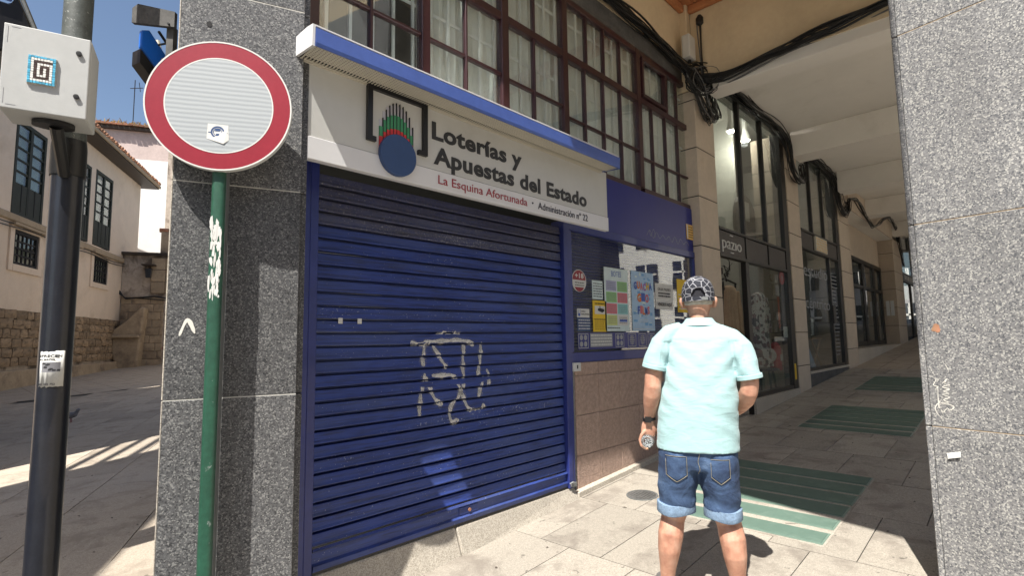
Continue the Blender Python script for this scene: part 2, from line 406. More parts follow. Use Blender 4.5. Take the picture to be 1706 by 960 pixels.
glassmat('glass_shop', (.86, .89, .87), .08, .02)
glassmat('glass_house', (.66, .70, .64), .05, .06)
mat('floor_glass', (.105, .165, .135), .5, .06, 3, spec=.2, stain=(.15, .215, .18), stain_scale=9, stain_lo=.5, stain_hi=.8)
mat('floor_glass_edge', (.16, .23, .19), .3, .1, 5)
mat('spray_white', (.70, .68, .62), .8, .06, 10)
mat('red_cloth', (.55, .03, .05), .8, .1, 6)
mat('coat_beige', (.42, .30, .20), .9, .12, 6, .3, 30)
mat('orange_plain', (.75, .14, .02), .7, .08)
mat('yellow_print', (.70, .47, .02), .6, .05)
mat('amber_plate', (.66, .42, .12), .6, .08)
emis('lamp_glow', (1, .93, .80), 5)

# ================================================================== GROUND
ground = obj('pavement', MB().add([(-150, -150, gz(-150)-.022), (190, -150, gz(190)-.022), (190, 190, gz(190)-.022), (-150, 190, gz(-150)-.022)], [(0, 1, 2, 3)]), 'mortar_dark')
tag(ground, 'granite paved square and street climbing gently to the right', kind='structure')
tilt = Matrix.Rotation(-math.atan(G), 4, 'Y')
def slab_mesh(l, wd):
    mb = MB().box(-l/2+.003, l/2-.003, -wd/2+.003, wd/2-.003, -.02, 0)
    me = mb.mesh('paving_slab'); return me
GL = [(3.72, 5.32, .98, 2.08, 6), (6.98, 8.60, .93, 2.02, 6), (10.15, 11.95, .9, 2.05, 6)]     # pavement lights
def put_slab(me, x, y, ang, m):
    o = bpy.data.objects.new('paving_slab', me); COL.objects.link(o)
    o.matrix_world = Matrix.Translation((x, y, gz(x)+random.uniform(-.0012, .0012))) @ tilt @ Matrix.Rotation(ang, 4, 'Z')
    o.parent = ground; return o
zoneA = MB(); la, wa = .80, .475
meA = slab_mesh(la, wa); meA.materials.append(MAT['paving']); nslab = 0
cut = {}
for i in range(-2, 14):
    xc = 2.81-.4+la*i
    for j in range(-4, 9):
        yc = 2.68-wa*(j+.5)-(wa/2 if i % 2 else 0)
        if yc < -1.4 and xc < 8: continue
        if yc < .2 and xc > 5: continue
        if xc < .2 and yc < 0: continue
        put_slab(meA, xc, yc, 0, 'paving'); nslab += 1
angB = R(64.5); lb, wb = 1.25, .74
meB = slab_mesh(lb, wb); meB.materials.append(MAT['paving_street'])
ub, vb = Vector((math.cos(angB), math.sin(angB))), Vector((-math.sin(angB), math.cos(angB)))
oB = Vector((.74, 4.37))
for j in range(-4, 9):
    for i in range(-2, 15):
        c = oB+ub*(lb*(i+.5+(.5 if j % 2 else 0)))+vb*(wb*(j+.5))
        if c.y < 3.35 or c.y < 2.9+.0*c.x or c.x < .02*c.y-1.6 or c.y > 19: continue
        if c.x > .42*c.y+.6: continue
        put_slab(meB, c.x, c.y, angB, 'paving_street'); nslab += 1
# rest of the paving beyond the single slabs: one joined part
rest = MB()
def restslab(x0, x1, y0, y1): rest.add([(x0, y0, gz(x0)-.004), (x1, y0, gz(x1)-.004), (x1, y1, gz(x1)-.004), (x0, y1, gz(x0)-.004)], [(0, 1, 2, 3)])
for i in range(0, 26):
    for j in range(0, 7):
        x = 12.81+.8*i; restslab(x+.004, x+.796, 2.68-.475*(j+1)+.004, 2.68-.475*j-.004)
for i in range(-20, 30):
    for j in range(0, 14):
        x = -12+1.2*i; y = -2-.9*j; restslab(x+.005, x+1.195, y-.895, y-.005)
for i in range(-6, 26):
    for j in range(0, 14):
        x = -4.5+.9*i; y = 19.3+1.3*j; restslab(x+.005, x+.895, y+.005, y+1.295)
rs = obj('far_paving', rest, 'paving_street', ground); rs['kind'] = 'stuff'

for gi, (x0, x1, y0, y1, n) in enumerate(GL):
    t = thing('pavement_light', ['pale green glass strips in the pavement beside the man, the sunlit near set', 'dark green glass strips in the arcade floor, second set from the man', 'dark green glass strips far up the arcade floor by the granite column'][gi],
              'floor window', ((x0+x1)/2, (y0+y1)/2, gz((x0+x1)/2)), 'glass strips set in the arcade floor')
    bed = MB().gbox(x0-.012, x1+.012, y0-.012, y1+.012, -.018, .0022); obj('bed', bed, 'paving', t)
    p = (x1-x0)/n
    for k in range(n):
        a = x0+p*k+.012; b = x0+p*(k+1)-(.055 if k < 2 else .02)
        sk = .05*(k/n)
        obj('glass_edge', MB().gbox(a, b, y0, y1, .0, .0045), 'floor_glass_edge', t)
        obj('glass_strip', MB().gbox(a+.012, b-.012, y0+.012, y1-.012, .0, .0085), 'floor_glass', t, .003, 1)

# stone step along the facade: its level top vanishes into the climbing pavement
st = thing('stone_threshold', 'speckled granite threshold under the blue roller shutter', 'step', (2.4, 2.75, .14))
for (a, b) in ((1.16, 2.32), (2.326, 3.58)):
    mb = MB(); zt = .312
    mb.add([(a, 2.665, gz(a)-.03), (b, 2.665, gz(b)-.03), (b, 3.2, gz(b)-.05), (a, 3.2, gz(a)-.05), (a, 2.745, zt-.012), (b, 2.745, zt-.012), (b, 3.2, zt), (a, 3.2, zt)],
           [(0, 3, 2, 1), (4, 5, 6, 7), (0, 1, 5, 4), (1, 2, 6, 5), (2, 3, 7, 6), (3, 0, 4, 7)])
    obj('threshold_stone', mb, 'granite_step', st, .012, 2)
sk = thing('stone_skirting', 'low granite skirting strip along the foot of the brown tiles', 'kerb', (4.8, 2.72, .26))
for k in range(3):
    a = 3.586+k*.82; b = a+.814
    obj('skirting_stone', MB().gbox(a, b, 2.70+.003*(k % 2), 2.79, -.05, .045), 'granite_step', sk, .006, 1)
dc = thing('drain_cover', 'round dark iron drain cover in the sunlit paving', 'manhole', (3.9, 2.33, gz(3.9)))
Tdc = lambda u, v, z: (3.92+u, 2.32+v, gz(3.92+u)+z)
obj('rim', MB(Tdc).lathe([(.125, -.01), (.125, .004), (.112, .004), (.112, -.01)], (0, 0, 0), 28), 'post_metal', dc)
mb = MB(Tdc).lathe([(.110, -.01), (.110, .003)], (0, 0, 0), 28)
for k in range(-3, 4): mb.box(-.09+.01*abs(k), .09-.01*abs(k), k*.027-.006, k*.027+.006, .002, .0055)
obj('lid', mb, 'lintel_grey', dc)

# ================================================================== GRANITE PIERS
pil_o = (1.108, 2.43); pil_a = R(-20.4)
TP = frame(pil_o, pil_a)          # u along the face (negative to the left), v into the pier
pil = thing('granite_pillar', 'dark speckled granite corner pillar behind the round traffic sign', 'pillar', TP(-.26, .25, .04))
obj('core', MB(TP).box(-.517, -.008, .006, .50, -.05, 5.7), 'mortar', pil)
zs = [-.05, 1.268, 2.214, 3.118, 4.1, 5.7]
for a, b in zip(zs[:-1], zs[1:]):
    obj('granite_slab', MB(TP).box(-.516, -.001, 0, .03, a+.0025, b-.0025), 'granite_dark', pil, .002, 1)
    obj('granite_slab', MB(TP).box(-.003+.0, .0265, .03, .50, a+.0025, b-.0025), 'granite_dark', pil, .002, 1)
    obj('granite_slab', MB(TP).box(-.5225, -.5165, .004, .50, a+.0025, b-.0025), 'granite_step', pil, .002, 1)
for z_ in zs[1:-1]: obj('mortar_joint', MB(TP).box(-.515, -.002, .0012, .02, z_-.0024, z_+.0024), 'mortar', pil)
obj('chalk_mark', ribbon([[(-.468, 1.538), (-.440, 1.606), (-.411, 1.548)]], .013, lambda x, z: -.0016, TP), 'spray_white', pil)
obj('bolt_hole', MB(TP).prism([(-.405+.012*math.cos(t), 2.955+.014*math.sin(t)) for t in [k*math.pi/4 for k in range(8)]], -.002, .001), 'black_gap', pil)

col_o = (3.427, .367); col_a = R(77.5)
TC = frame(col_o, col_a)          # u along the face (negative towards the street), v to the left = out of the face
cp = thing('granite_column', 'large pale speckled granite column filling the right edge', 'pillar', TC(-.4, -.3, .2))
obj('core', MB(TC).box(-1.1, .012, -.7, -.03, 0, 5.7), 'mortar', cp)
zs = [.0, 1.035, 2.064, 3.10, 4.15, 5.7]
for a, b in zip(zs[:-1], zs[1:]):
    obj('granite_slab', MB(TC).box(-1.1, -.0015, -.03, 0, a+.0025, b-.0025), 'granite_light', cp, .002, 1)
    obj('granite_slab', MB(TC).box(.0015, .028, -.7, -.002, a+.0025, b-.0025), 'granite_light', cp, .004, 1)
for z_ in zs[1:-1]: obj('mortar_joint', MB(TC).box(-1.1, -.002, -.02, -.0022, z_-.0022, z_+.0022), 'stone_band', cp)
tagp = [[(-.077, 1.349), (-.088, 1.325), (-.089, 1.306)], [(-.023, 1.279), (-.035, 1.267), (-.023, 1.241), (-.041, 1.233), (-.027, 1.22)], [(-.041, 1.233), (-.038, 1.181), (-.038, 1.126)],
        [(-.06, 1.25), (-.082, 1.276), (-.07, 1.25), (-.092, 1.246), (-.059, 1.234), (-.088, 1.224), (-.062, 1.213), (-.084, 1.203), (-.056, 1.197), (-.085, 1.185), (-.059, 1.17), (-.078, 1.16), (-.047, 1.154), (-.087, 1.148), (-.099, 1.137), (-.08, 1.121), (-.071, 1.132), (-.054, 1.109), (-.045, 1.123), (-.053, 1.097)],
        [(-.028, 1.168), (-.045, 1.163), (-.029, 1.143), (-.022, 1.124), (-.033, 1.094), (-.049, 1.078)]]
obj('scribbled_tag', ribbon(tagp, .0032, lambda x, z: .0012, TC), 'spray_white', cp)
pp = obj('paper_scrap', MB(TC).add([(-.054, .004, .912), (-.108, .003, .928), (-.109, .012, .902), (-.057, .009, .886)], [(0, 1, 2, 3)]), 'paper')
s = pp.modifiers.new('solid', 'SOLIDIFY'); s.thickness = .001
tag(pp, 'small white paper scrap stuck low on the right granite column', 'paper')
rs_ = obj('rust_stain', MB(TC).prism([(-.055+.022*math.cos(t)*random.uniform(.6, 1.1), 1.525+.024*math.sin(t)*random.uniform(.6, 1.1)) for t in [k*2*math.pi/14 for k in range(14)]], .0005, .0012), 'roof_clay', cp)

# ================================================================== ROLLER SHUTTER
YS = 2.77
sh = thing('roller_shutter', 'closed blue slatted roller shutter with white graffiti', 'shutter', (2.46, YS, .30))
P0, NSL, Z0 = .0747, 27, .437
def slat_y(z):
    """front face of the shutter at height z (smaller is nearer the street)"""
    t = ((z-Z0) % P0)/P0
    if t < .05: return YS-.013
    if t < .16: return YS-.0140
    if t < .27: return YS-.0125
    if t < .80: return YS-.0093+.0050*((t-.27)/.53)
    return YS-.002
prof = [(YS+.032, .0005), (YS-.006, .0005), (YS-.0125, .003), (YS-.0135, .008), (YS-.0115, .013), (YS-.0088, .020), (YS-.0074, .034), (YS-.006, .050), (YS-.0042, .0600), (YS+.004, .0612), (YS+.034, .0622), (YS+.034, .0744), (YS+.040, .0744), (YS+.040, .0005)]
for k in range(NSL):
    z = Z0+P0*k
    rings = []
    for q in range(19):
        x = 1.357+(3.495-1.357)*q/18; dy = .0028*mnoise.noise(Vector((x*1.7, z*9, 1)))+.0014*mnoise.noise(Vector((x*7, z*30, 4))); dz = .0016*mnoise.noise(Vector((x*1.3, z*5, 7)))
        rings.append([(x, y+dy, z+h_+dz) for y, h_ in prof])
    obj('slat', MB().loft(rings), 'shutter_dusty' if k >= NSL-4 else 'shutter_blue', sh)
br = obj('bottom_rail', MB().prism([(YS-.030, .318), (YS-.012, .318), (YS-.012, .430), (YS-.022, .433), (YS-.034, .421), (YS-.018, .414), (YS-.018, .357), (YS-.036, .347)], 1.357, 3.495, 'x'), 'shutter_blue', sh)
obj('rubber_seal', MB().box(1.357, 3.495, YS-.026, YS-.01, .304, .3175), 'black_rubber', sh)
lp = obj('lock_plate', MB().box(2.355, 2.52, YS-.024, YS-.0125, .362, .410), 'shutter_blue', sh, .003, 1)
obj('lock_barrel', MB().lathe([(.011, 0), (.011, .012)], (0, 0, 0), 14, lambda u, v, z: (2.44+u, YS-.022-z, .384+v)), 'roof_clay', lp)
for x in (1.50, 1.62):
    obj('sticker_remnant', MB().box(x-.012, x+.014, YS-.0125, YS-.009, 1.605, 1.64), 'paper', sh)
guide = [(-.0, -.05), (.045, -.05), (.045, .05), (0, .05)]
for (a, b, nm) in ((1.248, 1.352, 'l'), (3.500, 3.597, 'r')):
    g_ = obj('guide_rail', MB().box(a, a+.052, 2.725, 2.86, .30, 2.5), 'frame_blue', sh, .004, 1)
    obj('guide_channel', MB().box(a+.0555, b, 2.737, 2.86, .30, 2.5), 'frame_blue', g_, .003, 1)
obj('padlock', MB().box(3.51, 3.565, 2.70, 2.724, .315, .345).tube([(3.515, 2.71, .34), (3.50, 2.69, .36), (3.485, 2.71, .345)], .006, 6), 'post_metal', sh)
graf = [[(1.995, 1.493), (2.082, 1.48), (2.145, 1.494), (2.248, 1.497), (2.364, 1.503), (2.445, 1.498), (2.497, 1.486), (2.539, 1.462)], [(2.191, 1.531), (2.248, 1.547), (2.315, 1.552), (2.375, 1.545), (2.41, 1.531)], [(2.109, 1.473), (2.096, 1.395), (2.096, 1.337)],
        [(2.111, 1.294), (2.096, 1.224), (2.078, 1.154), (2.07, 1.085), (2.065, 1.023)], [(2.173, 1.472), (2.228, 1.397), (2.276, 1.336), (2.29, 1.314)], [(2.445, 1.483), (2.434, 1.398), (2.433, 1.306), (2.438, 1.245), (2.432, 1.185), (2.412, 1.156)],
        [(2.163, 1.276), (2.247, 1.272), (2.323, 1.271), (2.372, 1.238), (2.407, 1.164), (2.447, 1.093), (2.482, 1.032), (2.544, 1.014), (2.609, 1.027), (2.62, 1.057)], [(2.116, 1.272), (2.154, 1.191), (2.2, 1.115), (2.26, 1.082)],
        [(2.432, 1.185), (2.381, 1.113), (2.322, 1.06), (2.317, 1.001), (2.336, .961), (2.39, .971)], [(2.604, 1.488), (2.595, 1.393), (2.585, 1.315), (2.563, 1.253)], [(2.656, 1.295), (2.678, 1.23), (2.668, 1.171)], [(2.628, 1.249), (2.6, 1.172), (2.567, 1.097)]]
m, g = new_mat('spray_soft'); co = g.coords(0)
at = g.new('ShaderNodeAttribute'); at.attribute_name = 'soft'
g.b.inputs['Base Color'].default_value = (.62, .61, .58, 1); g.b.inputs['Roughness'].default_value = .8
md = g.new('ShaderNodeMath', operation='MULTIPLY_ADD'); g.link(g.noise(co, 130, 3, .7), md.inputs[0]); md.inputs[1].default_value = .8; md.inputs[2].default_value = -.4
ad = g.new('ShaderNodeMath', operation='ADD'); g.link(at.outputs['Fac'], ad.inputs[0]); g.link(md.outputs[0], ad.inputs[1])
g.link(g.ramp(ad.outputs[0], [(.25, g3(0)), (.6, g3(.92))]), g.b.inputs['Alpha'])
graf = [[(x*.989, 1.5+(z-1.5)*.989) for x, z in p] for p in graf]
def spray(wd, k, nm):
    gmb = ribbon(graf, wd, lambda x, z: slat_y(z)-.0016)
    go = obj(nm, gmb, 'spray_soft', sh)
    a_ = go.data.attributes.new('soft', 'FLOAT', 'POINT')
    a_.data.foreach_set('value', [(-.6 if ((v.co.z-Z0) % P0)/P0 > .88 else (.0, .62, .9, .62, .0)[i % 5]*k) for i, v in enumerate(go.data.vertices)])
spray(.034, 1.35, 'spray_graffiti'); spray(.085, .42, 'overspray')
# ================================================================== LOTTERY SIGN AND CANOPY
SX0, SX1, SZ0, SZ1, YF = 1.145, 3.755, 2.395, 2.898, 2.45
sg = thing('shop_sign', 'grey and white lottery shop signboard with blue light canopy', 'sign', (2.45, 2.6, SZ0))
obj('panel', MB().box(SX0, SX1, YF, YF+.035, 2.5125, SZ1), 'sign_grey', sg, .002, 1)
obj('lower_band', MB().box(SX0-.003, SX1+.003, YF-.006, YF+.036, SZ0, 2.510), 'sign_white', sg, .003, 1)
for xb in (1.3, 2.45, 3.6): obj('wall_bracket', MB().box(xb-.02, xb+.02, YF+.036, 2.79, 2.60, 2.66), 'post_metal', sg)
text('Loterías y', 'letter_grey', sg, 1.902, 2.69, 2.697, .110, YF-.003, bold=.034)
text('Apuestas del Estado', 'letter_grey', sg, 1.915, 3.455, 2.548, .110, YF-.003, bold=.034)
text('La Esquina Afortunada', 'letter_red', sg, 1.945, 2.735, 2.432, .052, YF-.009)
text('·', 'letter_navy', sg, 2.785, 2.80, 2.434, .06, YF-.009, bold=.02)
text('Administración nº 22', 'letter_navy', sg, 2.85, 3.455, 2.432, .050, YF-.009)
# emblem: a bracket, a row of green and red bars, a blue disc
eb = MB()
for a in ((1.462, 1.492, 2.573, 2.893), (1.492, 1.828, 2.863, 2.893), (1.828, 1.858, 2.573, 2.893), (1.492, 1.515, 2.573, 2.60), (1.795, 1.828, 2.573, 2.60)):
    eb.box(a[0], a[1], YF-.022, YF-.001, a[2], a[3])
obj('emblem_bracket', eb, 'emblem_black', sg)
cxe, r_ = 1.652, .114
nb = 10
for k in range(nb):
    x = cxe-r_+.004+(2*r_-.008)*(k+.5)/nb; wdt = (2*r_-.008)/nb; q = math.sqrt(max(0.03, 1-((x-cxe)/(r_*1.02))**2))
    z0 = 2.52; zr = 2.545+.135*q; zg = 2.575+.185*q; zl = 2.60+.235*q
    obj('emblem_bar', MB().box(x-wdt*.5, x+wdt*.37, YF-.010, YF-.0005, z0, zr), 'emblem_red', sg)
    obj('emblem_bar', MB().box(x-wdt*.5, x+wdt*.37, YF-.0095, YF-.0005, zr+.001, zg), 'emblem_green', sg)
    obj('emblem_bar', MB().box(x-wdt*.5, x+wdt*.37, YF-.0025, YF-.0005, zg+.001, zl-.012), 'emblem_lilac', sg)
    obj('emblem_line', MB().box(x+wdt*.38, x+wdt*.50, YF-.012, YF-.0005, z0, zl), 'emblem_black', sg)
obj('emblem_disc', MB().lathe([(r_+.003, 0), (r_+.003, .024), (r_, .026)], (0, 0, 0), 40, lambda u, v, z: (cxe+u, YF-.007-z, 2.527+v)), 'emblem_blue', sg)
TCN = lambda u, v, z: (u*.987, v-(.03 if v < 2.43 else 0), z-.018)
cn = obj('canopy', MB(TCN).prism([(2.768, 2.935), (2.306, 2.920), (2.306, 2.990), (2.36, 2.998), (2.768, 2.998)], 1.101, 3.722, 'x'), 'sign_white', sg)
obj('fascia', MB(TCN).prism([(2.3045, 2.893), (2.298, 2.893), (2.295, 2.91), (2.297, 2.982), (2.3045, 2.988)], 1.103, 3.722, 'x'), 'canopy_blue', cn)
obj('fascia_lip', MB(TCN).box(1.101, 3.723, 2.2975, 2.313, 2.9885, 2.9955), 'sign_white', cn)
obj('end_cap', MB(TCN).prism([(2.4875, 2.915), (2.44, 2.905), (2.302, 2.892), (2.299, 2.996), (2.36, 3.004), (2.4875, 3.004)], 1.087, 1.1005, 'x'), 'sign_white', cn)
obj('end_cap', MB(TCN).prism([(2.4875, 2.915), (2.44, 2.905), (2.302, 2.892), (2.299, 2.988), (2.36, 2.996), (2.4875, 2.996)], 3.7235, 3.737, 'x'), 'canopy_blue', cn)
gr = MB(TCN)
for k in range(147): x = 1.108+k*.0177; gr.box(x, x+.0072, 2.314, 2.442, 2.9005, 2.9035)
for j in range(9): y = 2.314+j*.0148; gr.box(1.105, 3.72, y, y+.0060, 2.899, 2.9025)
go_ = obj('grille', gr, 'sign_cream', cn); go_['kind'] = 'stuff'
obj('grille_back', MB(TCN).box(1.105, 3.72, 2.314, 2.443, 2.9165, 2.9185), 'black_gap', cn)
obj('rear_lip', MB(TCN).box(1.103, 3.722, 2.4435, 2.4495, 2.894, 2.919), 'sign_cream', cn)

# ================================================================== BURGUNDY WINDOW WALL
YW = 2.80
wt = thing('window_wall', 'burgundy framed grid of windows with pale curtains above the sign', 'window', (3.7, YW, 3.08))
fx = [(1.262, 1.35), (2.075, 2.145), (2.845, 2.925), (3.62, 3.695), (4.905, 4.985)]
def bar(x0, x1, z0, z1, y0=2.772, y1=2.84, nm='frame_bar', par=None): return obj(nm, MB().box(x0, x1, y0, y1, z0, z1), 'burgundy', par or wt, .004, 1)
for a, b in fx: bar(a, b, 3.082, 4.62)
bar(6.075, 6.14, 3.082, 4.62)
ends = fx+[(6.075, 6.14)]
cells = [(ends[i][1], ends[i+1][0]) for i in range(5)]
for a, b in cells:
    bar(a, b, 4.02, 4.085, 2.775); bar(a, b, 4.56, 4.62, 2.775); bar(a, b, 3.03, 3.082, 2.775)
# vent sash in the last bay
vx0, vx1 = 4.99, 5.55
bar(vx1, vx1+.05, 4.085, 4.56, 2.777)
vs = bar(vx0+.01, vx1-.01, 4.095, 4.135, 2.755, 2.80, 'vent_sash')
for a in ((vx0+.01, vx0+.045, 4.135, 4.51), (vx1-.045, vx1-.01, 4.135, 4.51), (vx0+.01, vx1-.01, 4.51, 4.55)): bar(*a, 2.755, 2.80, 'sash_bar', vs)
layout = {0: ([1.695], [3.575]), 1: ([2.485], [3.575]), 2: ([3.245], [3.56]), 3: ([3.965, 4.275, 4.585], [3.48]), 4: ([5.225, 5.53, 5.83], [3.42])}
upper = {0: [1.695], 1: [2.485], 2: [3.25], 3: [4.005, 4.30, 4.595], 4: []}
for i, (a, b) in enumerate(cells):
    xs, hz = layout[i]
    for x in xs: bar(x-.011, x+.011, 3.082, 4.02, 2.782, 2.825, 'glazing_bar')
    for h in hz:
        seg = [a]+xs+[b]
        for p, q in zip(seg[:-1], seg[1:]): bar(p+(.011 if p != a else 0), q-(.011 if q != b else 0), h-.011, h+.011, 2.783, 2.825, 'glazing_bar')
    zsplit = [3.082]+hz+[4.02]; seg = [a]+xs+[b]
    for p, q in zip(seg[:-1], seg[1:]):
        for r, s in zip(zsplit[:-1], zsplit[1:]): obj('pane', MB().box(p+.004, q-.004, 2.803, 2.807, r+.004, s-.004), 'glass_upper', wt)
    useg = [a]+upper[i]+[b]
    if i == 4: useg = [4.99, 5.55]; 
    for x in upper[i]: bar(x-.011, x+.011, 4.085, 4.56, 2.782, 2.825, 'glazing_bar')
    for p, q in zip(useg[:-1], useg[1:]): obj('pane', MB().box(p+.004, q-.004, 2.803, 2.807, 4.09, 4.555), 'glass_upper', wt)
obj('pane', MB().box(5.604, 5.83, 2.803, 2.807, 4.09, 4.555), 'glass_upper', wt); bar(5.833, 5.853, 4.085, 4.56, 2.782, 2.825, 'glazing_bar')
obj('pane', MB().box(5.856, 6.071, 2.803, 2.807, 4.09, 4.555), 'glass_upper', wt)
# security grille and curtains behind the panes
gl_ = MB()
k = 0
x = 1.42
while x < 6.05:
    gl_.box(x-.010, x+.010, 2.828, 2.842, 3.05, 4.6); x += .155
for z in (3.80, 4.42): gl_.box(1.36, 6.08, 2.8425, 2.848, z-.012, z+.012)
gri = thing('window_grille', 'white bars of the security grille behind the upper panes', 'grille', (3.7, 2.89, 3.05)); obj('bar', gl_, 'bar_white', gri)['kind'] = 'stuff'
def curtain(x0, x1, lab):
    n = int((x1-x0)/.012); mb = MB(); mb.smooth = True
    for zi, z in enumerate((3.06, 3.5, 4.1, 4.6)):
        for i in range(n+1):
            x = x0+(x1-x0)*i/n; mb.v.append((x, 2.872+.018*math.sin(x*46+.5*math.sin(x*9+z))+.008*math.sin(x*131+z*2), z))
    for zi in range(3):
        for i in range(n): q = zi*(n+1)+i; mb.f.append((q, q+1, q+n+2, q+n+1))
    o = obj('curtain', mb, 'curtain'); tag(o, lab, 'curtain', 'curtains behind the upper windows')
    s = o.modifiers.new('solid', 'SOLIDIFY'); s.thickness = .002
curtain(2.10, 2.90, 'pale net curtain behind the second upper window bay from the pillar')
curtain(2.91, 3.68, 'pale net curtain behind the third upper window bay from the pillar')
curtain(3.69, 4.95, 'wide pale net curtain behind the fourth upper window bay')
curtain(4.96, 6.09, 'pale net curtain behind the window bay with the small vent')

# ================================================================== BLUE SHOP WINDOW
YB = 2.76
sw = thing('shop_window', 'blue framed lottery shop window with posters behind its glass', 'shop window', (4.85, YB, 1.30))
obj('fascia_panel', MB().box(3.600, 6.045, YB, YB+.08, 2.505, 3.027), 'panel_blue', sw, .002, 1)
for a in ((3.600, 3.642, 1.385, 2.43), (6.01, 6.045, 1.385, 2.43)): obj('frame_post', MB().box(a[0], a[1], YB-.012, YB+.05, a[2], a[3]), 'frame_blue', sw, .004, 1)
obj('frame_rail', MB().box(3.600, 6.045, YB-.014, YB+.05, 2.4315, 2.5035), 'frame_blue', sw, .004, 1)
obj('frame_rail', MB().box(3.600, 6.045, YB-.014, YB+.05, 1.300, 1.3835), 'frame_blue', sw, .004, 1)
obj('pane', MB().box(3.643, 6.009, YB+.012, YB+.016, 1.386, 2.43), 'glass_front', sw)
bl = MB(); 
for k in range(38):
    z = 1.36+.0285*k
    obj('blind_slat', MB().prism([(YB+.085, z), (YB+.072, z+.004), (YB+.076, z+.024), (YB+.085, z+.0265)], 3.62, 6.03, 'x'), 'panel_blue', sw)
gra2 = [[(4.95+.07*i, 2.585+(.035 if i % 2 else -.02)+.01*math.sin(i*2.3)) for i in range(15)], [(5.0, 2.64), (5.04, 2.57), (5.1, 2.65), (5.14, 2.56)]]
obj('scratched_tag', ribbon(gra2, .004, lambda x, z: YB-.0015), 'grey_plain', sw)
YP = YB+.0085        # things stuck on the glass
def sheet(name, lab, cat, x0, x1, z0, z1, m, y=None):
    t = thing(name, lab, cat, ((x0+x1)/2, YP, z0)); y = y or YP
    obj('sheet', MB().box(x0, x1, y, y+.002, z0, z1), m, t); return t
def block(t, x0, x1, z0, z1, m, y=None, nm='print'): return obj(nm, MB().box(x0, x1, (y or YP)-.0012, (y or YP)-.0002, z0, z1), m, t)
def lines(t, x0, x1, z0, z1, n, m='ink', y=None, th=.3):
    mb = MB(); p = (z1-z0)/n; yy = (y or YP)-.0022
    for k in range(n):
        z = z1-p*(k+.7); x = x0
        while x < x1-.004:
            wl = min(random.uniform(.010, .034), x1-x); mb.box(x, x+wl, yy, yy+.0008, z, z+p*th); x += wl+.006
    return obj('small_print', mb, m, t)
t = thing('age_sticker', 'round red and white +18 sticker at the left of the shop window', 'sticker', (3.76, YP, 1.9))
obj('sheet', MB().prism([(3.762+.105*math.cos(k*math.pi/16), 2.005+.098*math.sin(k*math.pi/16)) for k in range(32)], YP, YP+.002), 'paper', t)
obj('red_field', MB().prism([(3.762+.094*math.cos(math.pi*k/16), 2.012+.085*math.sin(math.pi*k/16)) for k in range(17)], YP-.001, YP-.0002), 'sign_red', t)
obj('red_field', MB().prism([(3.762+.08*math.cos(math.pi+.55+(math.pi-1.1)*k/10), 1.99+.080*math.sin(math.pi+.55+(math.pi-1.1)*k/10)) for k in range(11)], YP-.001, YP-.0002), 'sign_red', t)
text('+18', 'paper', t, 3.70, 3.825, 2.028, .045, YP-.002, bold=.03, depth=.0008)
lines(t, 3.70, 3.83, 1.955, 2.0, 2)
for cname, c in (('print_lilac', (.34, .36, .50)), ('print_green', (.24, .46, .19)), ('print_rose', (.58, .17, .20)), ('print_teal', (.22, .48, .48)), ('print_lime', (.50, .55, .20)), ('print_sky', (.16, .36, .62)), ('print_pale', (.56, .66, .66)), ('print_violet', (.33, .14, .42)), ('print_orange', (.68, .20, .04)), ('print_gold', (.68, .42, .05)), ('print_blue', (.06, .12, .42)), ('print_sky2', (.36, .52, .70))): mat(cname, c, .6, .08, 14)
t = sheet('jackpot_poster', 'tall white poster headed BOTES with a grid of coloured squares', 'poster', 4.15, 4.565, 1.565, 2.165, 'print_pale')
text('BOTES', 'print_blue', t, 4.27, 4.44, 2.085, .05, YP-.002, depth=.0006, bold=-.006)
for i, mm in enumerate(('print_lilac', 'print_green', 'print_green', 'print_rose', 'print_rose', 'print_teal', 'print_lime', 'print_pale')):
    x0 = 4.175+.19*(i % 2); z0 = 1.945-.108*(i//2)
    block(t, x0, x0+.175, z0, z0+.096, mm if i < 7 else 'paper', nm='coloured_square'); lines(t, x0+.02, x0+.155, z0+.015, z0+.085, 4, 'ink_grey' if i < 7 else 'ink', th=.25)
block(t, 4.39, 4.52, 1.655, 1.675, 'print_blue', YP-.0022, 'bold_line')
lines(t, 4.18, 4.40, 1.585, 1.61, 1)
t = sheet('festival_poster', 'blue festival poster with big bright letters GUACHA GIO FILMS', 'poster', 4.625, 5.065, 1.57, 2.17, 'print_sky2')
for k in range(46):
    x = random.uniform(4.64, 4.99); z = random.uniform(1.62, 2.13)
    block(t, x, x+random.uniform(.02, .07), z, z+random.uniform(.01, .035), random.choice(['print_sky', 'print_sky2', 'print_pale', 'print_sky']), YP-.00002*k, 'colour_patch')
def wavy(word, x0, x1, zb, cap, ms):
    wx = (x1-x0)/len(word)
    for i, ch in enumerate(word): text(ch, ms[i % len(ms)], t, x0+wx*i+.004, x0+wx*(i+1)-.002, zb+.008*math.sin(i*1.7), cap, YP-.005, bold=.045, depth=.0008)
wavy('GUACHA', 4.66, 5.02, 1.985, .075, ['print_blue', 'print_orange', 'print_rose', 'print_violet', 'print_gold'])
wavy('GIO', 4.72, 4.95, 1.86, .085, ['print_orange', 'print_blue', 'print_rose'])
wavy('FILMS', 4.72, 4.96, 1.735, .08, ['print_blue', 'print_rose', 'print_orange'])
lines(t, 4.64, 5.03, 1.578, 1.60, 1, 'paper'); lines(t, 4.75, 4.92, 1.65, 1.69, 2, 'paper')
t = sheet('price_notice', 'pale blue price list behind glass above the yellow notice', 'notice', 3.955, 4.12, 1.855, 2.025, 'print_pale')
lines(t, 3.97, 4.11, 1.87, 2.01, 6)
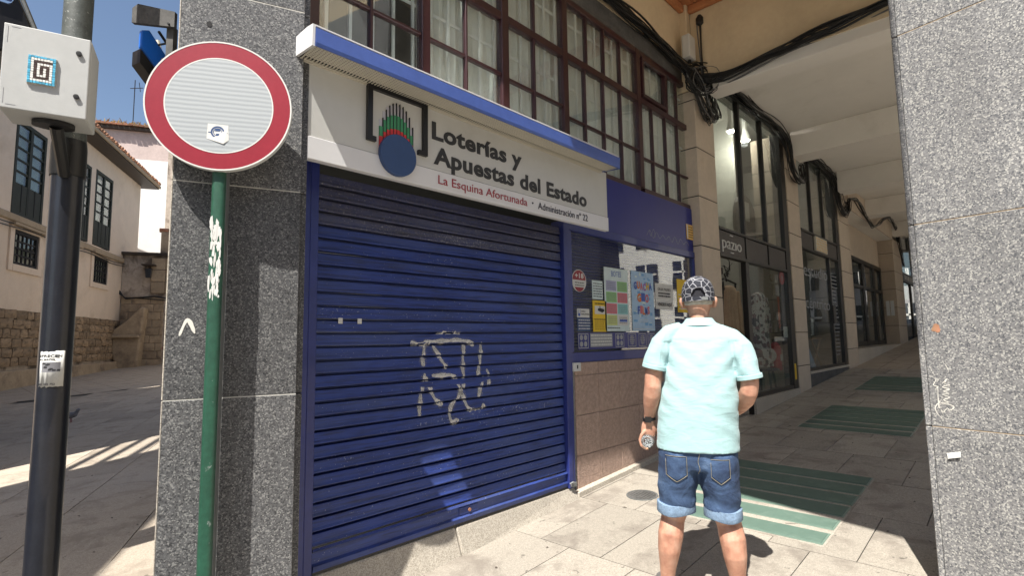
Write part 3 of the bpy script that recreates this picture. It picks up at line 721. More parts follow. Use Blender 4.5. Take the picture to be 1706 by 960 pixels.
t = sheet('camera_notice', 'yellow video surveillance notice with a black camera', 'notice', 3.955, 4.172, 1.56, 1.843, 'yellow_print')
block(t, 3.985, 4.145, 1.72, 1.795, 'paper')
obj('camera_picture', MB().prism([(4.03, 1.752), (4.10, 1.735), (4.135, 1.748), (4.132, 1.765), (4.07, 1.775), (4.035, 1.772)], YP-.0024, YP-.0014).box(4.062, 4.07, YP-.0024, YP-.0014, 1.77, 1.795), 'ink', t)
text('ZONA VIDEOVIGILADA', 'ink', t, 3.985, 4.145, 1.808, .014, YP-.002, depth=.0005, bold=.02); lines(t, 3.98, 4.15, 1.575, 1.68, 6, th=.2); block(t, 3.965, 4.165, 1.672, 1.676, 'ink')
t = sheet('shop_plate', 'white name plate with the lottery emblem low in the shop window', 'notice', 3.72, 3.90, 1.685, 1.762, 'paper')
text('Loterías y', 'ink', t, 3.775, 3.84, 1.733, .014, YP-.002, depth=.0005, bold=.02); text('Apuestas del Estado', 'ink', t, 3.775, 3.893, 1.708, .014, YP-.002, depth=.0005, bold=.02)
obj('small_emblem', MB().prism([(3.748+.013*math.cos(k*math.pi/8), 1.708+.014*math.sin(k*math.pi/8)) for k in range(16)], YP-.002, YP-.0008).box(3.732, 3.736, YP-.002, YP-.0008, 1.70, 1.755).box(3.76, 3.764, YP-.002, YP-.0008, 1.70, 1.755), 'print_blue', t)
t = sheet('hours_notice', 'dark opening hours notice under the white name plate', 'notice', 3.72, 3.91, 1.565, 1.682, 'emblem_blue'); lines(t, 3.735, 3.90, 1.575, 1.675, 4, 'paper', th=.35)
t = sheet('lottery_strip', 'strip of white game symbols along the bottom of the shop window', 'sticker', 3.72, 5.05, 1.405, 1.553, 'panel_blue')
for k, xc in enumerate((3.80, 4.38, 4.60, 4.80, 4.98)):
    mb = MB(); wdt, y = .075, YP-.0014
    for a in ((xc-wdt, xc-wdt+.008, 1.415, 1.545), (xc+wdt-.008, xc+wdt, 1.415, 1.545), (xc-wdt, xc+wdt, 1.537, 1.545), (xc-wdt, xc+wdt, 1.415, 1.423)): mb.box(a[0], a[1], y, y+.001, a[2], a[3])
    if k < 2:
        for sx_ in (-1, 1):
            for sz_ in (-1, 1): mb.prism([(xc+sx_*.03+.024*math.cos(q*math.pi/6), 1.481+sz_*.028+.024*math.sin(q*math.pi/6)) for q in range(12)], y, y+.001)
    else:
        for q in range(5): mb.box(xc-.045+.006*abs(q-2), xc+.045-.006*abs(q-2), y, y+.001, 1.44+.018*q, 1.45+.018*q)
        mb.box(xc-.004, xc+.004, y, y+.001, 1.43, 1.53)
    obj('game_symbol', mb, 'grey_plain', t)
t = sheet('ticket_notice', 'white ticket sheet overlapping the strip of game symbols', 'notice', 3.90, 4.25, 1.425, 1.545, 'grey_plain', YP-.003); lines(t, 3.91, 4.24, 1.43, 1.54, 4, 'paper', YP-.003, .45)
t = sheet('draw_notice', 'white sheet of two lines, the upper one beside the festival poster', 'notice', 5.10, 5.50, 1.905, 2.075, 'paper'); text('GRAN PREMIO', 'ink', t, 5.15, 5.44, 2.0, .03, YP-.002, depth=.0006); lines(t, 5.16, 5.43, 1.925, 1.985, 2, th=.55)
t = sheet('sold_notice', 'white sheet reading VENDIDO AQUI, the lower one beside the festival poster', 'notice', 5.10, 5.49, 1.80, 1.90, 'paper'); text('VENDIDO AQUÍ', 'ink', t, 5.14, 5.45, 1.835, .036, YP-.002, depth=.0006, bold=.03)
t = sheet('gold_poster', 'gold poster partly hidden by the man with the cap', 'poster', 5.60, 5.86, 1.78, 2.155, 'yellow_print'); lines(t, 5.62, 5.84, 1.8, 2.0, 5, 'paper')
t = thing('alarm_plate', 'small amber alarm plate at the right end of the blue fascia', 'sign', (5.97, YB, 2.65))
obj('plate', MB().box(5.87, 6.035, YB-.010, YB-.001, 2.645, 2.825), 'amber_plate', t, .003, 1)
block(t, 5.875, 5.90, 2.65, 2.82, 'paper', YB-.0095); lines(t, 5.915, 6.025, 2.66, 2.81, 5, 'ink', YB-.0095)
t = thing('key_switch', 'small white key switch box under the blue window frame', 'switch', (3.64, 2.75, 1.23))
obj('case', MB().box(3.592, 3.692, 2.722, 2.77, 1.228, 1.30), 'white_plain', t, .004, 2); obj('slot', MB().box(3.635, 3.648, 2.718, 2.7215, 1.25, 1.28), 'ink', t)

# ================================================================== BROWN TILES
tw = thing('tiled_wall', 'brown rough tiled wall below the blue shop window', 'wall', (4.85, 2.76, .26))
obj('backing', MB().box(3.645, 6.045, 2.765, 2.83, .10, 1.298), 'mortar', tw)
for i in range(7):
    a = 3.6475+.3415*i
    for j in range(4):
        z0 = .255+.3315*j-.06; z1 = min(z0+.3285, 1.2975)
        if j == 3: z1 = 1.2975
        obj('tile', MB().box(a, a+.3375, 2.752+random.uniform(-.001, .001), 2.766, z0, z1), 'tile_brown', tw, .004, 1)

# ================================================================== BUILDING OVER THE ARCADE
YC = 2.66
bd = thing('arcade_building', 'cream painted upper storey and beams over the arcade', 'building', (6, 3.5, 4.5))
obj('lintel', MB().box(1.26, 6.10, 2.79, 3.1, 4.6225, 4.84), 'lintel_grey', bd)
obj('upper_wall', MB().box(1.26, 6.02, 2.785, 3.1, 4.8425, 5.7), 'yellow_plaster', bd)
obj('corner_strip', MB().box(6.022, 6.13, 2.70, 3.1, 4.50, 5.7), 'yellow_plaster', bd, .006, 1)
obj('end_wall', MB().box(6.132, 6.40, -1.9, 2.70, 4.60, 5.7), 'yellow_plaster', bd)
for (x0, x1, y0, y1) in ((1.3, 6.131, 2.62, 2.784), (5.97, 6.1305, -1.9, 2.62)):
    c_ = obj('cornice', MB().box(x0, x1, y0, y1, 5.60, 5.698), 'orange_trim', bd, .02, 2)
obj('cornice', MB().box(1.3, 6.02, 2.715, 2.783, 5.50, 5.597), 'orange_trim', bd, .02, 2)
obj('cornice', MB().box(6.06, 6.131, -1.9, 2.70, 5.50, 5.597), 'orange_trim', bd, .02, 2)
# upper storeys: unseen outer edge shaped to cut the sunlight on the paving
hsh = 5.43/math.tan(SUN_EL); e0 = Vector((4.09, .63))-Vector((math.cos(SUN_AZ), math.sin(SUN_AZ)))*hsh; dA = Vector((math.cos(R(77.5)), math.sin(R(77.5)))); dB = Vector((math.cos(SUN_AZ), math.sin(SUN_AZ)))
p1 = e0+dA*3.5; p2 = e0+dB*((3.38-e0.x)/dB.x)
e0 = e0+Vector((dB.y, -dB.x))*.025; p2 = p2+Vector((dB.y, -dB.x))*.025
poly = [(e0.x, e0.y), (p2.x, p2.y), (3.47, -2.1), (34, -2.1), (34, 6.7), (2.2, 6.7), (p1.x, p1.y)]
obj('upper_storey', MB().prism(poly, 5.702, 11.5, 'z'), 'yellow_plaster', bd)
obj('ceiling', MB().box(6.41, 34, -2.0, 2.9, 4.90, 5.1), 'ceiling_cream', bd)
for x0, x1 in ((6.15, 6.47), (9.50, 9.96), (12.58, 13.03), (15.8, 16.25), (19.6, 20.05), (23.2, 23.6), (27, 27.5)):
    y1 = 2.56 if x0 < 14 else 2.66
    obj('beam', MB().box(x0, x1, -2.0, y1, 4.47, 4.8995), 'ceiling_cream', bd, .012, 2)
obj('rear_wall', MB().box(2.0, 34, 6.5, 6.7, 0, 5.7), 'shop_wall', bd)
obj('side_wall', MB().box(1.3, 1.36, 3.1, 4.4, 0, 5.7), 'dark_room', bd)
obj('party_wall', MB().box(6.10, 6.22, 3.2, 6.5, 0, 5.6), 'shop_wall', bd)
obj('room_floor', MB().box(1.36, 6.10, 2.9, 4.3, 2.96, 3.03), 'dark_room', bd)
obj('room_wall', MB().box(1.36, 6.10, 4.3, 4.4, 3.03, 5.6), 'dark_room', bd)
obj('party_wall', MB().box(9.7, 9.8, 3.6, 6.5, 0, 5.5), 'shop_wall', bd)
obj('front_beam', MB().box(6.2, 13.4, 2.76, 2.92, 4.905, 5.6), 'shop_wall', bd)
obj('party_wall', MB().box(13.3, 13.4, 3.2, 6.5, 0, 5.6), 'shop_wall', bd)
obj('shop_ceiling', MB().box(6.23, 13.3, 2.92, 6.5, 5.5, 5.6), 'shop_wall', bd)
# tan stone columns
def tan_column(x0, x1, ztop, zj, lab, y1=3.2):
    t = thing('stone_column', lab, 'column', ((x0+x1)/2, 2.9, gz(x0)), 'tan stone columns of the arcade')
    obj('core', MB().box(x0+.008, x1-.008, YC+.008, y1, gz(x0)-.1, ztop), 'mortar_dark', t)
    edges = [gz(x0)-.1]+[z for z in zj if gz(x0)+.05 < z < ztop-.05]+[ztop]
    for a, b in zip(edges[:-1], edges[1:]): obj('stone_block', MB().box(x0, x1, YC, y1-.002, a+.006, b-.006), 'stone_tan', t, .008, 2)
tan_column(6.055, 6.59, 4.50, [.78, 1.38, 1.98, 2.58, 3.18, 3.78, 4.38], 'first tan stone column, beside the blue shop window')
tan_column(9.48, 10.13, 4.90, [1.0, 1.55, 2.1, 2.65, 3.2, 3.75, 4.3], 'second tan stone column, between the two glazed shops')
tan_column(12.95, 13.9, 4.90, [1.2, 1.75, 2.3, 2.85, 3.4, 3.95, 4.5], 'third tan stone column, left of the recessed entrance')
tan_column(19.6, 21.1, 4.42, [1.75, 2.3, 2.85, 3.4, 3.95], 'last tan stone pier, right of the recessed entrance', 3.9)

# ================================================================== SHOPFRONTS
YG = 2.70
def fbar(t, x0, x1, z0, z1, y0=YG-.02, y1=YG+.05, m='frame_black', nm='frame_bar'): return obj(nm, MB().box(x0, x1, y0, y1, z0, z1), m, t, .003, 1)
s1 = thing('shopfront', 'tall black framed shopfront with the pazio sign and open doorway', 'shopfront', (8.0, YG, .5))
fbar(s1, 6.592, 6.63, .42, 4.86); fbar(s1, 9.27, 9.478, .60, 4.86, YG-.025, YG+.12)
for x in (7.545, 8.455): fbar(s1, x-.03, x+.03, 2.90, 4.82)
fbar(s1, 6.63, 9.27, 4.82, 4.898); fbar(s1, 6.63, 9.27, 2.862, 2.90, YG-.03); fbar(s1, 6.63, 9.27, 2.515, 2.56, YG-.03)
for a, b in ((6.64, 7.52), (7.56, 8.43), (8.475, 9.26)): obj('band_panel', MB().box(a, b, YG-.012, YG+.02, 2.565, 2.858), 'band_brown', s1, .003, 1)
for a, b in ((7.52, 7.56), (8.43, 8.475)): fbar(s1, a, b, 2.56, 2.862, YG-.028)
for a, b in ((6.63, 7.515), (7.575, 8.425), (8.485, 9.27)): obj('pane', MB().box(a, b, YG+.008, YG+.014, 2.902, 4.818), 'glass_shop', s1)
fbar(s1, 7.485, 7.605, .45, 2.515); fbar(s1, 7.605, 9.27, .66, .715)
obj('pane', MB().box(7.605, 9.268, YG+.008, YG+.014, .716, 2.514), 'glass_shop', s1)
obj('stone_sill', MB().box(7.49, 9.478, YG-.05, YG+.3, .40, .658), 'granite_step', s1, .004, 1)
fbar(s1, 6.63, 7.485, 2.38, 2.47, 3.0, 3.06, 'wood_dark', 'door_head')
text('pazıo', 'white_plain', s1, 6.72, 7.36, 2.635, .155, YG-.018, depth=.012, bold=-.012)
obj('letter_mark', MB().box(6.99, 7.08, YG-.024, YG-.013, 2.815, 2.828).box(6.99, 7.08, YG-.024, YG-.013, 2.585, 2.598), 'white_plain', s1)
obj('warning_strip', MB().box(9.32, 9.40, YG-.0285, YG-.0255, .80, 1.05), 'yellow_print', s1)
obj('shop_floor', MB().box(6.23, 9.7, 2.76, 6.5, .38, .45), 'shop_floor', s1)
obj('mezzanine', MB().box(6.23, 9.7, 4.6, 6.5, 2.6, 2.75), 'shop_wall', s1)
s2 = thing('shopfront', 'second black framed shopfront, lettered estudio, between two tan columns', 'shopfront', (11.5, YG, .7))
fbar(s2, 10.132, 10.20, .70, 4.86); fbar(s2, 12.72, 12.948, .80, 4.86, YG-.025, YG+.12)
for x in (10.98, 11.82): fbar(s2, x-.03, x+.03, 3.39, 4.82)
fbar(s2, 10.2, 12.72, 4.82, 4.898); fbar(s2, 10.2, 12.72, 3.35, 3.39, YG-.03); fbar(s2, 10.2, 12.72, 3.02, 3.06, YG-.03)
for a, b in ((10.21, 10.95), (11.0, 11.82), (11.84, 12.71)): obj('band_panel', MB().box(a, b, YG-.012, YG+.02, 3.065, 3.346), 'band_brown', s2, .003, 1)
for a, b in ((10.2, 10.95), (11.01, 11.79), (11.85, 12.72)): obj('pane', MB().box(a, b, YG+.008, YG+.014, 3.392, 4.818), 'glass_shop', s2)
ls = obj('light_sign', MB().box(11.02, 11.80, YG-.05, YG-.0125, 3.07, 3.345), 'sign_cream', s2, .004, 1)
pt = MB()
for i in range(7):
    for j in range(5): pt.box(11.05+.105*i+(.05 if j % 2 else 0), 11.10+.105*i+(.05 if j % 2 else 0), YG-.0525, YG-.0505, 3.085+.052*j, 3.115+.052*j)
obj('pattern', pt, 'amber_plate', ls)
fbar(s2, 11.98, 12.05, .93, 3.02); fbar(s2, 10.2, 12.72, .88, .93)
obj('pane', MB().box(10.2, 11.98, YG+.008, YG+.014, .932, 3.018), 'glass_shop', s2); obj('door_pane', MB().box(12.05, 12.72, YG+.008, YG+.014, .932, 3.018), 'glass_shop', s2)
obj('door_handle', MB().box(11.96, 12.16, YG-.045, YG-.0205, 1.72, 2.08), 'frame_black', s2, .006, 1)
text('estudio', 'grey_plain', s2, 10.3, 11.86, 2.56, .22, YG+.004, depth=.002, bold=-.01)
text('céntrico', 'grey_plain', s2, 10.3, 11.9, 1.98, .20, YG+.004, depth=.002, bold=-.01)
mb = MB()
for k in range(22): mb.box(12.12, 12.12+random.uniform(.25, .48), YG+.003, YG+.006, 1.1+.075*k, 1.115+.075*k)
obj('door_lettering', mb, 'grey_plain', s2)
obj('stone_sill', MB().box(10.13, 12.95, YG-.05, YG+.3, .84, .879), 'granite_step', s2, .004, 1)
obj('plinth', MB().box(10.13, 12.95, YG-.02, YG+.3, .45, .838), 'lintel_grey', s2)
obj('shop_floor', MB().box(9.8, 13.3, 2.95, 6.5, .80, .87), 'shop_floor', s2)
# recessed entrance
en = thing('recessed_entrance', 'dark recessed doorway between tan piers far along the arcade', 'doorway', (16.5, 3.0, 1.0))
YE = 3.04
obj('soffit', MB().box(13.9, 19.6, 2.66, 6.4, 4.36, 4.42), 'ceiling_cream', en)
for k in range(12): obj('soffit_board', MB().box(13.905+.475*k, 13.905+.475*(k+1)-.008, 2.64, 2.659, 4.36, 4.90), 'stone_tan', en)
for k in range(3): obj('wall_block', MB().box(13.9, 15.6, 3.02, 3.2, 1.2+k*1.05, 1.2+(k+1)*1.05-.012), 'stone_tan', en)
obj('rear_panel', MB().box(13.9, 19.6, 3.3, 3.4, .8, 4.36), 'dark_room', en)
for a in ((15.6, 15.75, 1.2, 3.45), (16.85, 17.1, 1.2, 3.4), (18.3, 18.55, 1.2, 3.4), (19.4, 19.59, 1.2, 3.4)): fbar(en, *a, YE-.04, YE+.05)
fbar(en, 15.6, 19.59, 3.40, 3.52, YE-.04, YE+.05); fbar(en, 15.6, 19.59, 2.72, 2.80, YE-.035, YE+.045); fbar(en, 15.6, 19.59, 1.2, 1.32, YE-.035, YE+.045)
for a, b in ((15.76, 16.84), (17.11, 18.29), (18.56, 19.39)):
    obj('pane', MB().box(a, b, YE, YE+.006, 1.325, 2.715), 'glass', en); obj('pane', MB().box(a, b, YE, YE+.006, 2.805, 3.395), 'glass', en)
obj('wall_block', MB().box(15.6, 19.59, YE, YE+.1, 3.53, 4.355), 'stone_tan', en)
obj('threshold', MB().add([(13.9, 2.66, gz(13.9)-.05), (19.6, 2.66, gz(19.6)-.05), (19.6, 3.2, gz(19.6)-.05), (13.9, 3.2, gz(13.9)-.05), (13.9, 2.66, 1.18), (19.6, 2.66, 1.20), (19.6, 3.2, 1.20), (13.9, 3.2, 1.18)], [(0, 3, 2, 1), (4, 5, 6, 7), (0, 1, 5, 4), (1, 2, 6, 5), (2, 3, 7, 6), (3, 0, 4, 7)]), 'granite_step', en)
t = thing('name_plate', 'pair of pale name plates on the pier of the recessed entrance', 'sign', (19.58, 2.85, 2.2))
for k in range(2): obj('plate', MB().box(19.575, 19.595, 2.74+.11*k, 2.83+.11*k, 2.05, 2.50), 'bar_white', t)
fs = thing('shopfront', 'far shopfront beyond the last tan pier with a lit lettered band', 'shopfront', (23, YG, 1.4))
fbar(fs, 21.1, 21.3, 1.2, 4.8); fbar(fs, 24.6, 24.9, 1.2, 4.8); fbar(fs, 21.1, 24.9, 3.2, 3.5, YG-.04); fbar(fs, 22.8, 23.0, 1.2, 3.2)
obj('pane', MB().box(21.3, 24.6, YG+.01, YG+.016, 1.4, 4.8), 'glass_shop', fs)
for k_ in range(8): obj('band_mark', MB().box(21.5+.36*k_, 21.7+.36*k_, YG-.045, YG-.0405, 3.28, 3.42), 'white_plain', fs)
obj('white_door', MB().box(21.5, 22.6, YG+.3, YG+.34, 1.4, 3.1), 'white_plain', fs)
obj('end_wall', MB().box(25, 34, 2.66, 2.9, 1.2, 4.9), 'stone_tan', fs)

# --- things inside the shops
def spot(x, y, z, lab):
    t = thing('ceiling_spotlight', lab, 'lamp', (x, y, z), 'spotlights in the first shop')
    obj('bracket', MB().box(x-.05, x+.05, y-.03, y+.03, z+.12, 5.5), 'white_plain', t)
    obj('lamp_body', MB().lathe([(.05, .16), (.075, .05), (.085, .0)], (x, y, z), 18), 'white_plain', t)
    obj('bulb', MB().lathe([(.078, .004), (.07, -.012)], (x, y, z), 18), 'lamp_glow', t)
    l = bpy.data.lights.new('spot_light', 'POINT'); l.energy = 26; l.color = (1, .94, .84); l.shadow_soft_size = .06
    lo = bpy.data.objects.new('spot_light', l); COL.objects.link(lo); lo.location = (x, y, z-.06)
spot(9.05, 3.35, 5.02, 'lit white ceiling spotlight nearest the first tan column')
spot(9.55, 3.3, 4.97, 'lit white ceiling spotlight behind the middle shop mullion')
t = thing('ventilation_duct', 'curved grey duct hanging inside the first shop', 'duct', (8, 4, 3.9))
mb = MB(); mb.smooth = True; mb.tube([(6.3, 4.2, 3.75), (7.0, 4.2, 3.78), (7.5, 4.15, 3.85), (7.9, 4.1, 3.72), (8.4, 4.1, 3.68), (9.6, 4.1, 3.7)], .075, 12); obj('pipe', mb, 'grey_plain', t)
t = thing('hanging_banner', 'dark arched fabric banner with a white label hanging in the upper shop', 'banner', (8.1, 3.4, 2.95))
mb = MB(); mb.prism([(8.65, 3.02), (9.55, 3.02), (9.55, 3.45)]+[(9.1+.44*math.cos(q*math.pi/10), 3.45+.42*math.sin(q*math.pi/10)) for q in range(1, 10)]+[(8.65, 3.45)], 3.2, 3.26); obj('cloth', mb, 'band_brown', t)
obj('label', MB().box(9.02, 9.20, 3.185, 3.199, 3.42, 3.74), 'white_plain', t); obj('cord', MB().tube([(9.1, 3.23, 3.86), (9.12, 3.3, 5.5)], .008, 6), 'cable_black', t)
def garment(t, cx, cy, top, h, wd, dp, m, nm='cloth', seed=0):
    rings = []; rnd = random.Random(seed)
    for i, f in enumerate((0, .03, .08, .2, .45, .75, 1)):
        ww = wd*(.22, .45, .5, .44, .46, .54, .6)[i]; dd = dp*(.3, .6, .7, .7, .75, .9, 1)[i]
        rings.append([(cx+ww*math.cos(q*2*math.pi/40)*(1+(.10*f)*math.sin(q*9*math.pi/10+seed)), cy+dd*.5*math.sin(q*2*math.pi/40)*(1+.3*f*math.sin(q*7*math.pi/10+seed)), top-h*f) for q in range(40)])
    mb = MB().loft(rings); mb.smooth = True; obj(nm, mb, m, t)
    for sgn in (-1, 1): obj('sleeve', MB().tube([(cx+sgn*wd*.42, cy, top-h*.07), (cx+sgn*wd*.56, cy-.02, top-h*.3), (cx+sgn*wd*.58, cy-.03, top-h*.55)], [.075, .068, .055], 10), m, t)
t = thing('coat', 'beige coat hanging in the open doorway behind the man', 'coat', (7.82, 3.05, 1.1)); garment(t, 7.80, 3.05, 2.24, 1.2, .42, .22, 'coat_beige', seed=1)
t = thing('coat', 'paler beige coat hanging behind the first one in the doorway', 'coat', (8.2, 3.2, 1.0)); garment(t, 8.22, 3.2, 2.14, 1.2, .42, .2, 'stone_band', seed=3)
t = thing('clothes_rail', 'dark rail holding the coats in the doorway', 'rail', (7.1, 3.15, 2.15)); obj('rail', MB().tube([(6.9, 3.05, 2.33), (7.9, 3.1, 2.33), (8.6, 3.25, 2.33)], .014, 8), 'frame_black', t); obj('post', MB().tube([(8.5, 3.35, .45), (8.5, 3.22, 2.33)], .016, 8), 'frame_black', t)
m, g = new_mat('floral'); co = g.coords(0)
v = g.new('ShaderNodeTexVoronoi'); v.inputs['Scale'].default_value = 19; g.link(co, v.inputs['Vector']); sp_ = g.new('ShaderNodeSeparateColor'); g.link(v.outputs['Color'], sp_.inputs[0])
g.link(g.ramp(sp_.outputs[0], [(0, (.62, .60, .57)), (.5, (.62, .58, .55)), (.62, (.16, .08, .1)), (.76, (.30, .15, .16)), (.86, (.05, .05, .06))], 'CONSTANT'), g.b.inputs['Base Color']); g.b.inputs['Roughness'].default_value = .9
t = thing('dress', 'floral dress on a stand inside the shop window', 'dress', (8.72, 2.97, .9)); garment(t, 8.74, 2.97, 2.18, 1.15, .46, .24, 'floral', seed=5)
t = thing('stool', 'dark wooden display stool inside the first shop window', 'stool', (8.25, 2.95, .46))
obj('seat', MB().lathe([(.2, 0), (.21, .015), (.2, .035)], (8.8, 2.95, .96), 24), 'frame_black', t)
for a in range(4):
    ca, sa = math.cos(R(45+90*a)), math.sin(R(45+90*a)); obj('leg', MB().tube([(8.8+.12*ca, 2.95+.12*sa, .97), (8.8+.19*ca, 2.95+.19*sa, .45)], .017, 8), 'frame_black', t)
obj('rung', MB().tube([(8.8-.15, 2.95-.15, .7), (8.8+.15, 2.95-.15, .7)], .012, 6), 'frame_black', t)
for k, (x, z, r) in enumerate(((8.64, 1.10, .10), (8.93, 1.19, .125), (8.78, 1.06, .06))):
    t = thing('pouffe_bag', ['round pale knitted bag on the left of the stool', 'round pale knitted bag, the larger, on the right of the stool', 'small round knitted purse between the two bags'][k], 'bag', (x, 2.98, z-r))
    mb = MB().lathe([(r*math.sin(q*math.pi/10)+.002, -r*math.cos(q*math.pi/10)) for q in range(11)], (x, 2.96-.02*k, z), 18); mb.smooth = True; obj('body', mb, 'sign_cream', t)
    obj('strap', MB().tube([(x-r*.6, 2.96, z+r*.7), (x, 2.97, z+r*1.7), (x+r*.6, 2.96, z+r*.7)], .008, 6), 'coat_beige', t)
t = thing('fire_extinguisher', 'red fire extinguisher on the shop side wall', 'extinguisher', (9.1, 2.88, .95))
mb = MB().lathe([(.075, 0), (.085, .02), (.085, .36), (.05, .43), (.025, .45)], (9.1, 2.88, .95), 20); mb.smooth = True; obj('cylinder', mb, 'red_cloth', t)
obj('valve', MB().box(9.07, 9.13, 2.85, 2.91, 1.40, 1.45), 'frame_black', t); obj('label', MB().box(9.05, 9.15, 2.785, 2.794, 1.1, 1.2), 'white_plain', t); obj('hose', MB().tube([(9.13, 2.87, 1.43), (9.2, 2.85, 1.35), (9.19, 2.84, 1.1)], .012, 6), 'frame_black', t)
t = thing('orange_reflection', 'tall orange strip standing in for a reflection in the first shop', 'banner', (9.15, 2.8, 1.5)); obj('cloth', MB().box(9.12, 9.19, 2.80, 2.806, 1.62, 2.12), 'orange_plain', t)  # orange strip stands in for a reflection in the glass
t = thing('poster', 'round red disc standing in for a reflection beside the second tan column', 'poster', (9.1, 2.75, 2.2)); obj('sheet', MB().prism([(9.13+.12*math.cos(q*math.pi/12), 2.42+.11*math.sin(q*math.pi/12)) for q in range(24)], YG+.02, YG+.024), 'red_cloth', t); obj('figure', MB().prism([(9.13+.05*math.cos(q*math.pi/8), 2.41+.05*math.sin(q*math.pi/8)) for q in range(16)], YG+.017, YG+.0195), 'print_rose', t)  # red disc paints in a round sign mirrored by the glass
t = thing('notice', 'white card on the shop glass above the fire extinguisher', 'notice', (9.12, 2.75, 1.4)); obj('sheet', MB().box(9.04, 9.24, YG+.018, YG+.021, 1.47, 1.64), 'paper', t)
t = thing('branch_decoration', 'bare black branches standing in the shop doorway', 'branch', (7.2, 2.95, .5))
mb = MB().tube([(7.05, 2.9, .5), (7.15, 2.9, 1.9), (7.35, 2.95, 2.25), (7.75, 3.0, 2.5)], [.02, .016, .012, .006], 6)
for k in range(14):
    f = random.random(); p = Vector((7.15+.55*f, 2.92+.06*f, 1.95+.52*f)); mb.tube([p, p+Vector((random.uniform(-.1, .14), .02, random.uniform(.05, .16))), p+Vector((random.uniform(-.16, .26), .03, random.uniform(.1, .26)))], [.008, .006, .003], 5)
obj('twigs', mb, 'frame_black', t)
t = thing('table', 'small folding table with crossed legs in the second shop window', 'table', (10.9, 3.0, .87))
obj('top', MB().box(11.1, 11.8, 2.85, 3.25, 1.42, 1.45), 'coat_beige', t)
for y in (2.88, 3.22):
    obj('leg', MB().tube([(11.15, y, .88), (11.75, y, 1.42)], .014, 6), 'coat_beige', t); obj('leg', MB().tube([(11.75, y, .88), (11.15, y, 1.42)], .014, 6), 'coat_beige', t)
t = thing('vase', 'round glass vase on the folding table', 'vase', (10.95, 3.0, 1.45)); mb = MB().lathe([(.06, 0), (.12, .08), (.14, .17), (.09, .27), (.05, .32), (.06, .34)], (11.6, 3.0, 1.452), 20); mb.smooth = True; obj('body', mb, 'glass', t)
t = thing('book', 'blue magazine leaning at the foot of the folding table', 'book', (10.45, 2.8, .88)); obj('cover', MB().add([(10.72, 2.78, .89), (11.0, 2.78, .89), (11.0, 2.88, 1.25), (10.72, 2.88, 1.25), (10.72, 2.80, .89), (11.0, 2.80, .89), (11.0, 2.90, 1.25), (10.72, 2.90, 1.25)], [(0, 1, 2, 3), (7, 6, 5, 4), (0, 4, 5, 1), (3, 2, 6, 7), (0, 3, 7, 4), (1, 5, 6, 2)]), 'print_sky', t)
t = thing('price_card', 'pale price card hanging in the second shop window', 'notice', (10.6, 2.8, 1.55)); obj('card', MB().box(10.88, 11.02, 2.79, 2.796, 1.50, 1.80), 'paper', t)
for k, (x, z) in enumerate(((10.65, 3.75), (11.45, 3.9))):
    t = thing('pendant_lamp', ['big grey pendant lamp in the upper second shop, left one', 'big grey pendant lamp in the upper second shop, right one'][k], 'lamp', (x, 3.5, z-.4))
    mb = MB().lathe([(.34, -.45), (.33, -.3), (.27, -.05), (.12, .12), (.03, .18)], (x+.2, 3.5, z), 24); mb.smooth = True; obj('shade', mb, 'grey_plain', t); obj('cord', MB().tube([(x+.2, 3.5, z+.17), (x+.2, 3.5, 4.86)], .012, 6), 'cable_black', t)

# ================================================================== CABLES
def cable_bundle(label, path, n, spread, r=.011, seed=0, sag=.03, grey=2):
    rnd = random.Random(seed); t = thing('cable_bundle', label, 'cables', path[0])
    n = int(n*1.7)
    for k in range(n):
        off = Vector((rnd.uniform(-1, 1), rnd.uniform(-1, 1), rnd.uniform(-1, 1)))*spread*(1.15 if k % 5 else 1.9); pts = []
        P = [Vector(p) for p in path]; ph = rnd.uniform(0, 6)
        for i in range(len(P)-1):
            m_ = max(3, int((P[i+1]-P[i]).length/.12)); a = P[max(i-1, 0)]; b = P[i]; c = P[i+1]; d = P[min(i+2, len(P)-1)]
            for j in range(m_):
                s_ = j/m_; q = .5*((2*b)+(c-a)*s_+(2*a-5*b+4*c-d)*s_*s_+(3*b-a-3*c+d)*s_**3)
                wob = Vector((math.sin(len(pts)*.55+ph), math.sin(len(pts)*.43+ph*2), math.sin(len(pts)*.61+ph*3)))*spread*.55
                pts.append(q+off+wob)
        pts.append(P[-1]+off)
        mb = MB().tube(pts, r*rnd.uniform(.3, .95), 6); mb.smooth = True
        obj('cable', mb, 'cable_grey' if k < grey else 'cable_black', t)
cable_bundle('thick bundle of black cables along the top of the burgundy windows', [(2.3, 2.72, 4.93), (3.6, 2.73, 4.90), (4.6, 2.72, 4.86), (5.3, 2.71, 4.83), (5.85, 2.68, 4.72), (6.08, 2.6, 4.58)], 12, .038, .013, 1)
cable_bundle('bundle of black cables sagging along the foot of the yellow end wall', [(6.06, 2.58, 4.60), (6.09, 2.3, 4.55), (6.08, 1.8, 4.61), (6.08, 1.2, 4.66), (6.08, .6, 4.73), (6.08, -.6, 4.8)], 13, .034, .013, 2)
cable_bundle('tangle of cables looped at the top of the first tan column', [(5.95, 2.64, 4.70), (6.05, 2.58, 4.45), (6.18, 2.57, 4.22), (6.38, 2.57, 4.18), (6.5, 2.58, 4.30), (6.44, 2.6, 4.5)], 10, .045, .011, 3)
cable_bundle('knot of looped cables in the corner below the white box', [(5.9, 2.66, 4.68), (6.06, 2.60, 4.78), (6.2, 2.5, 4.72), (6.16, 2.45, 4.5), (6.04, 2.55, 4.42), (5.93, 2.64, 4.55), (6.02, 2.6, 4.72)], 8, .05, .010, 4)
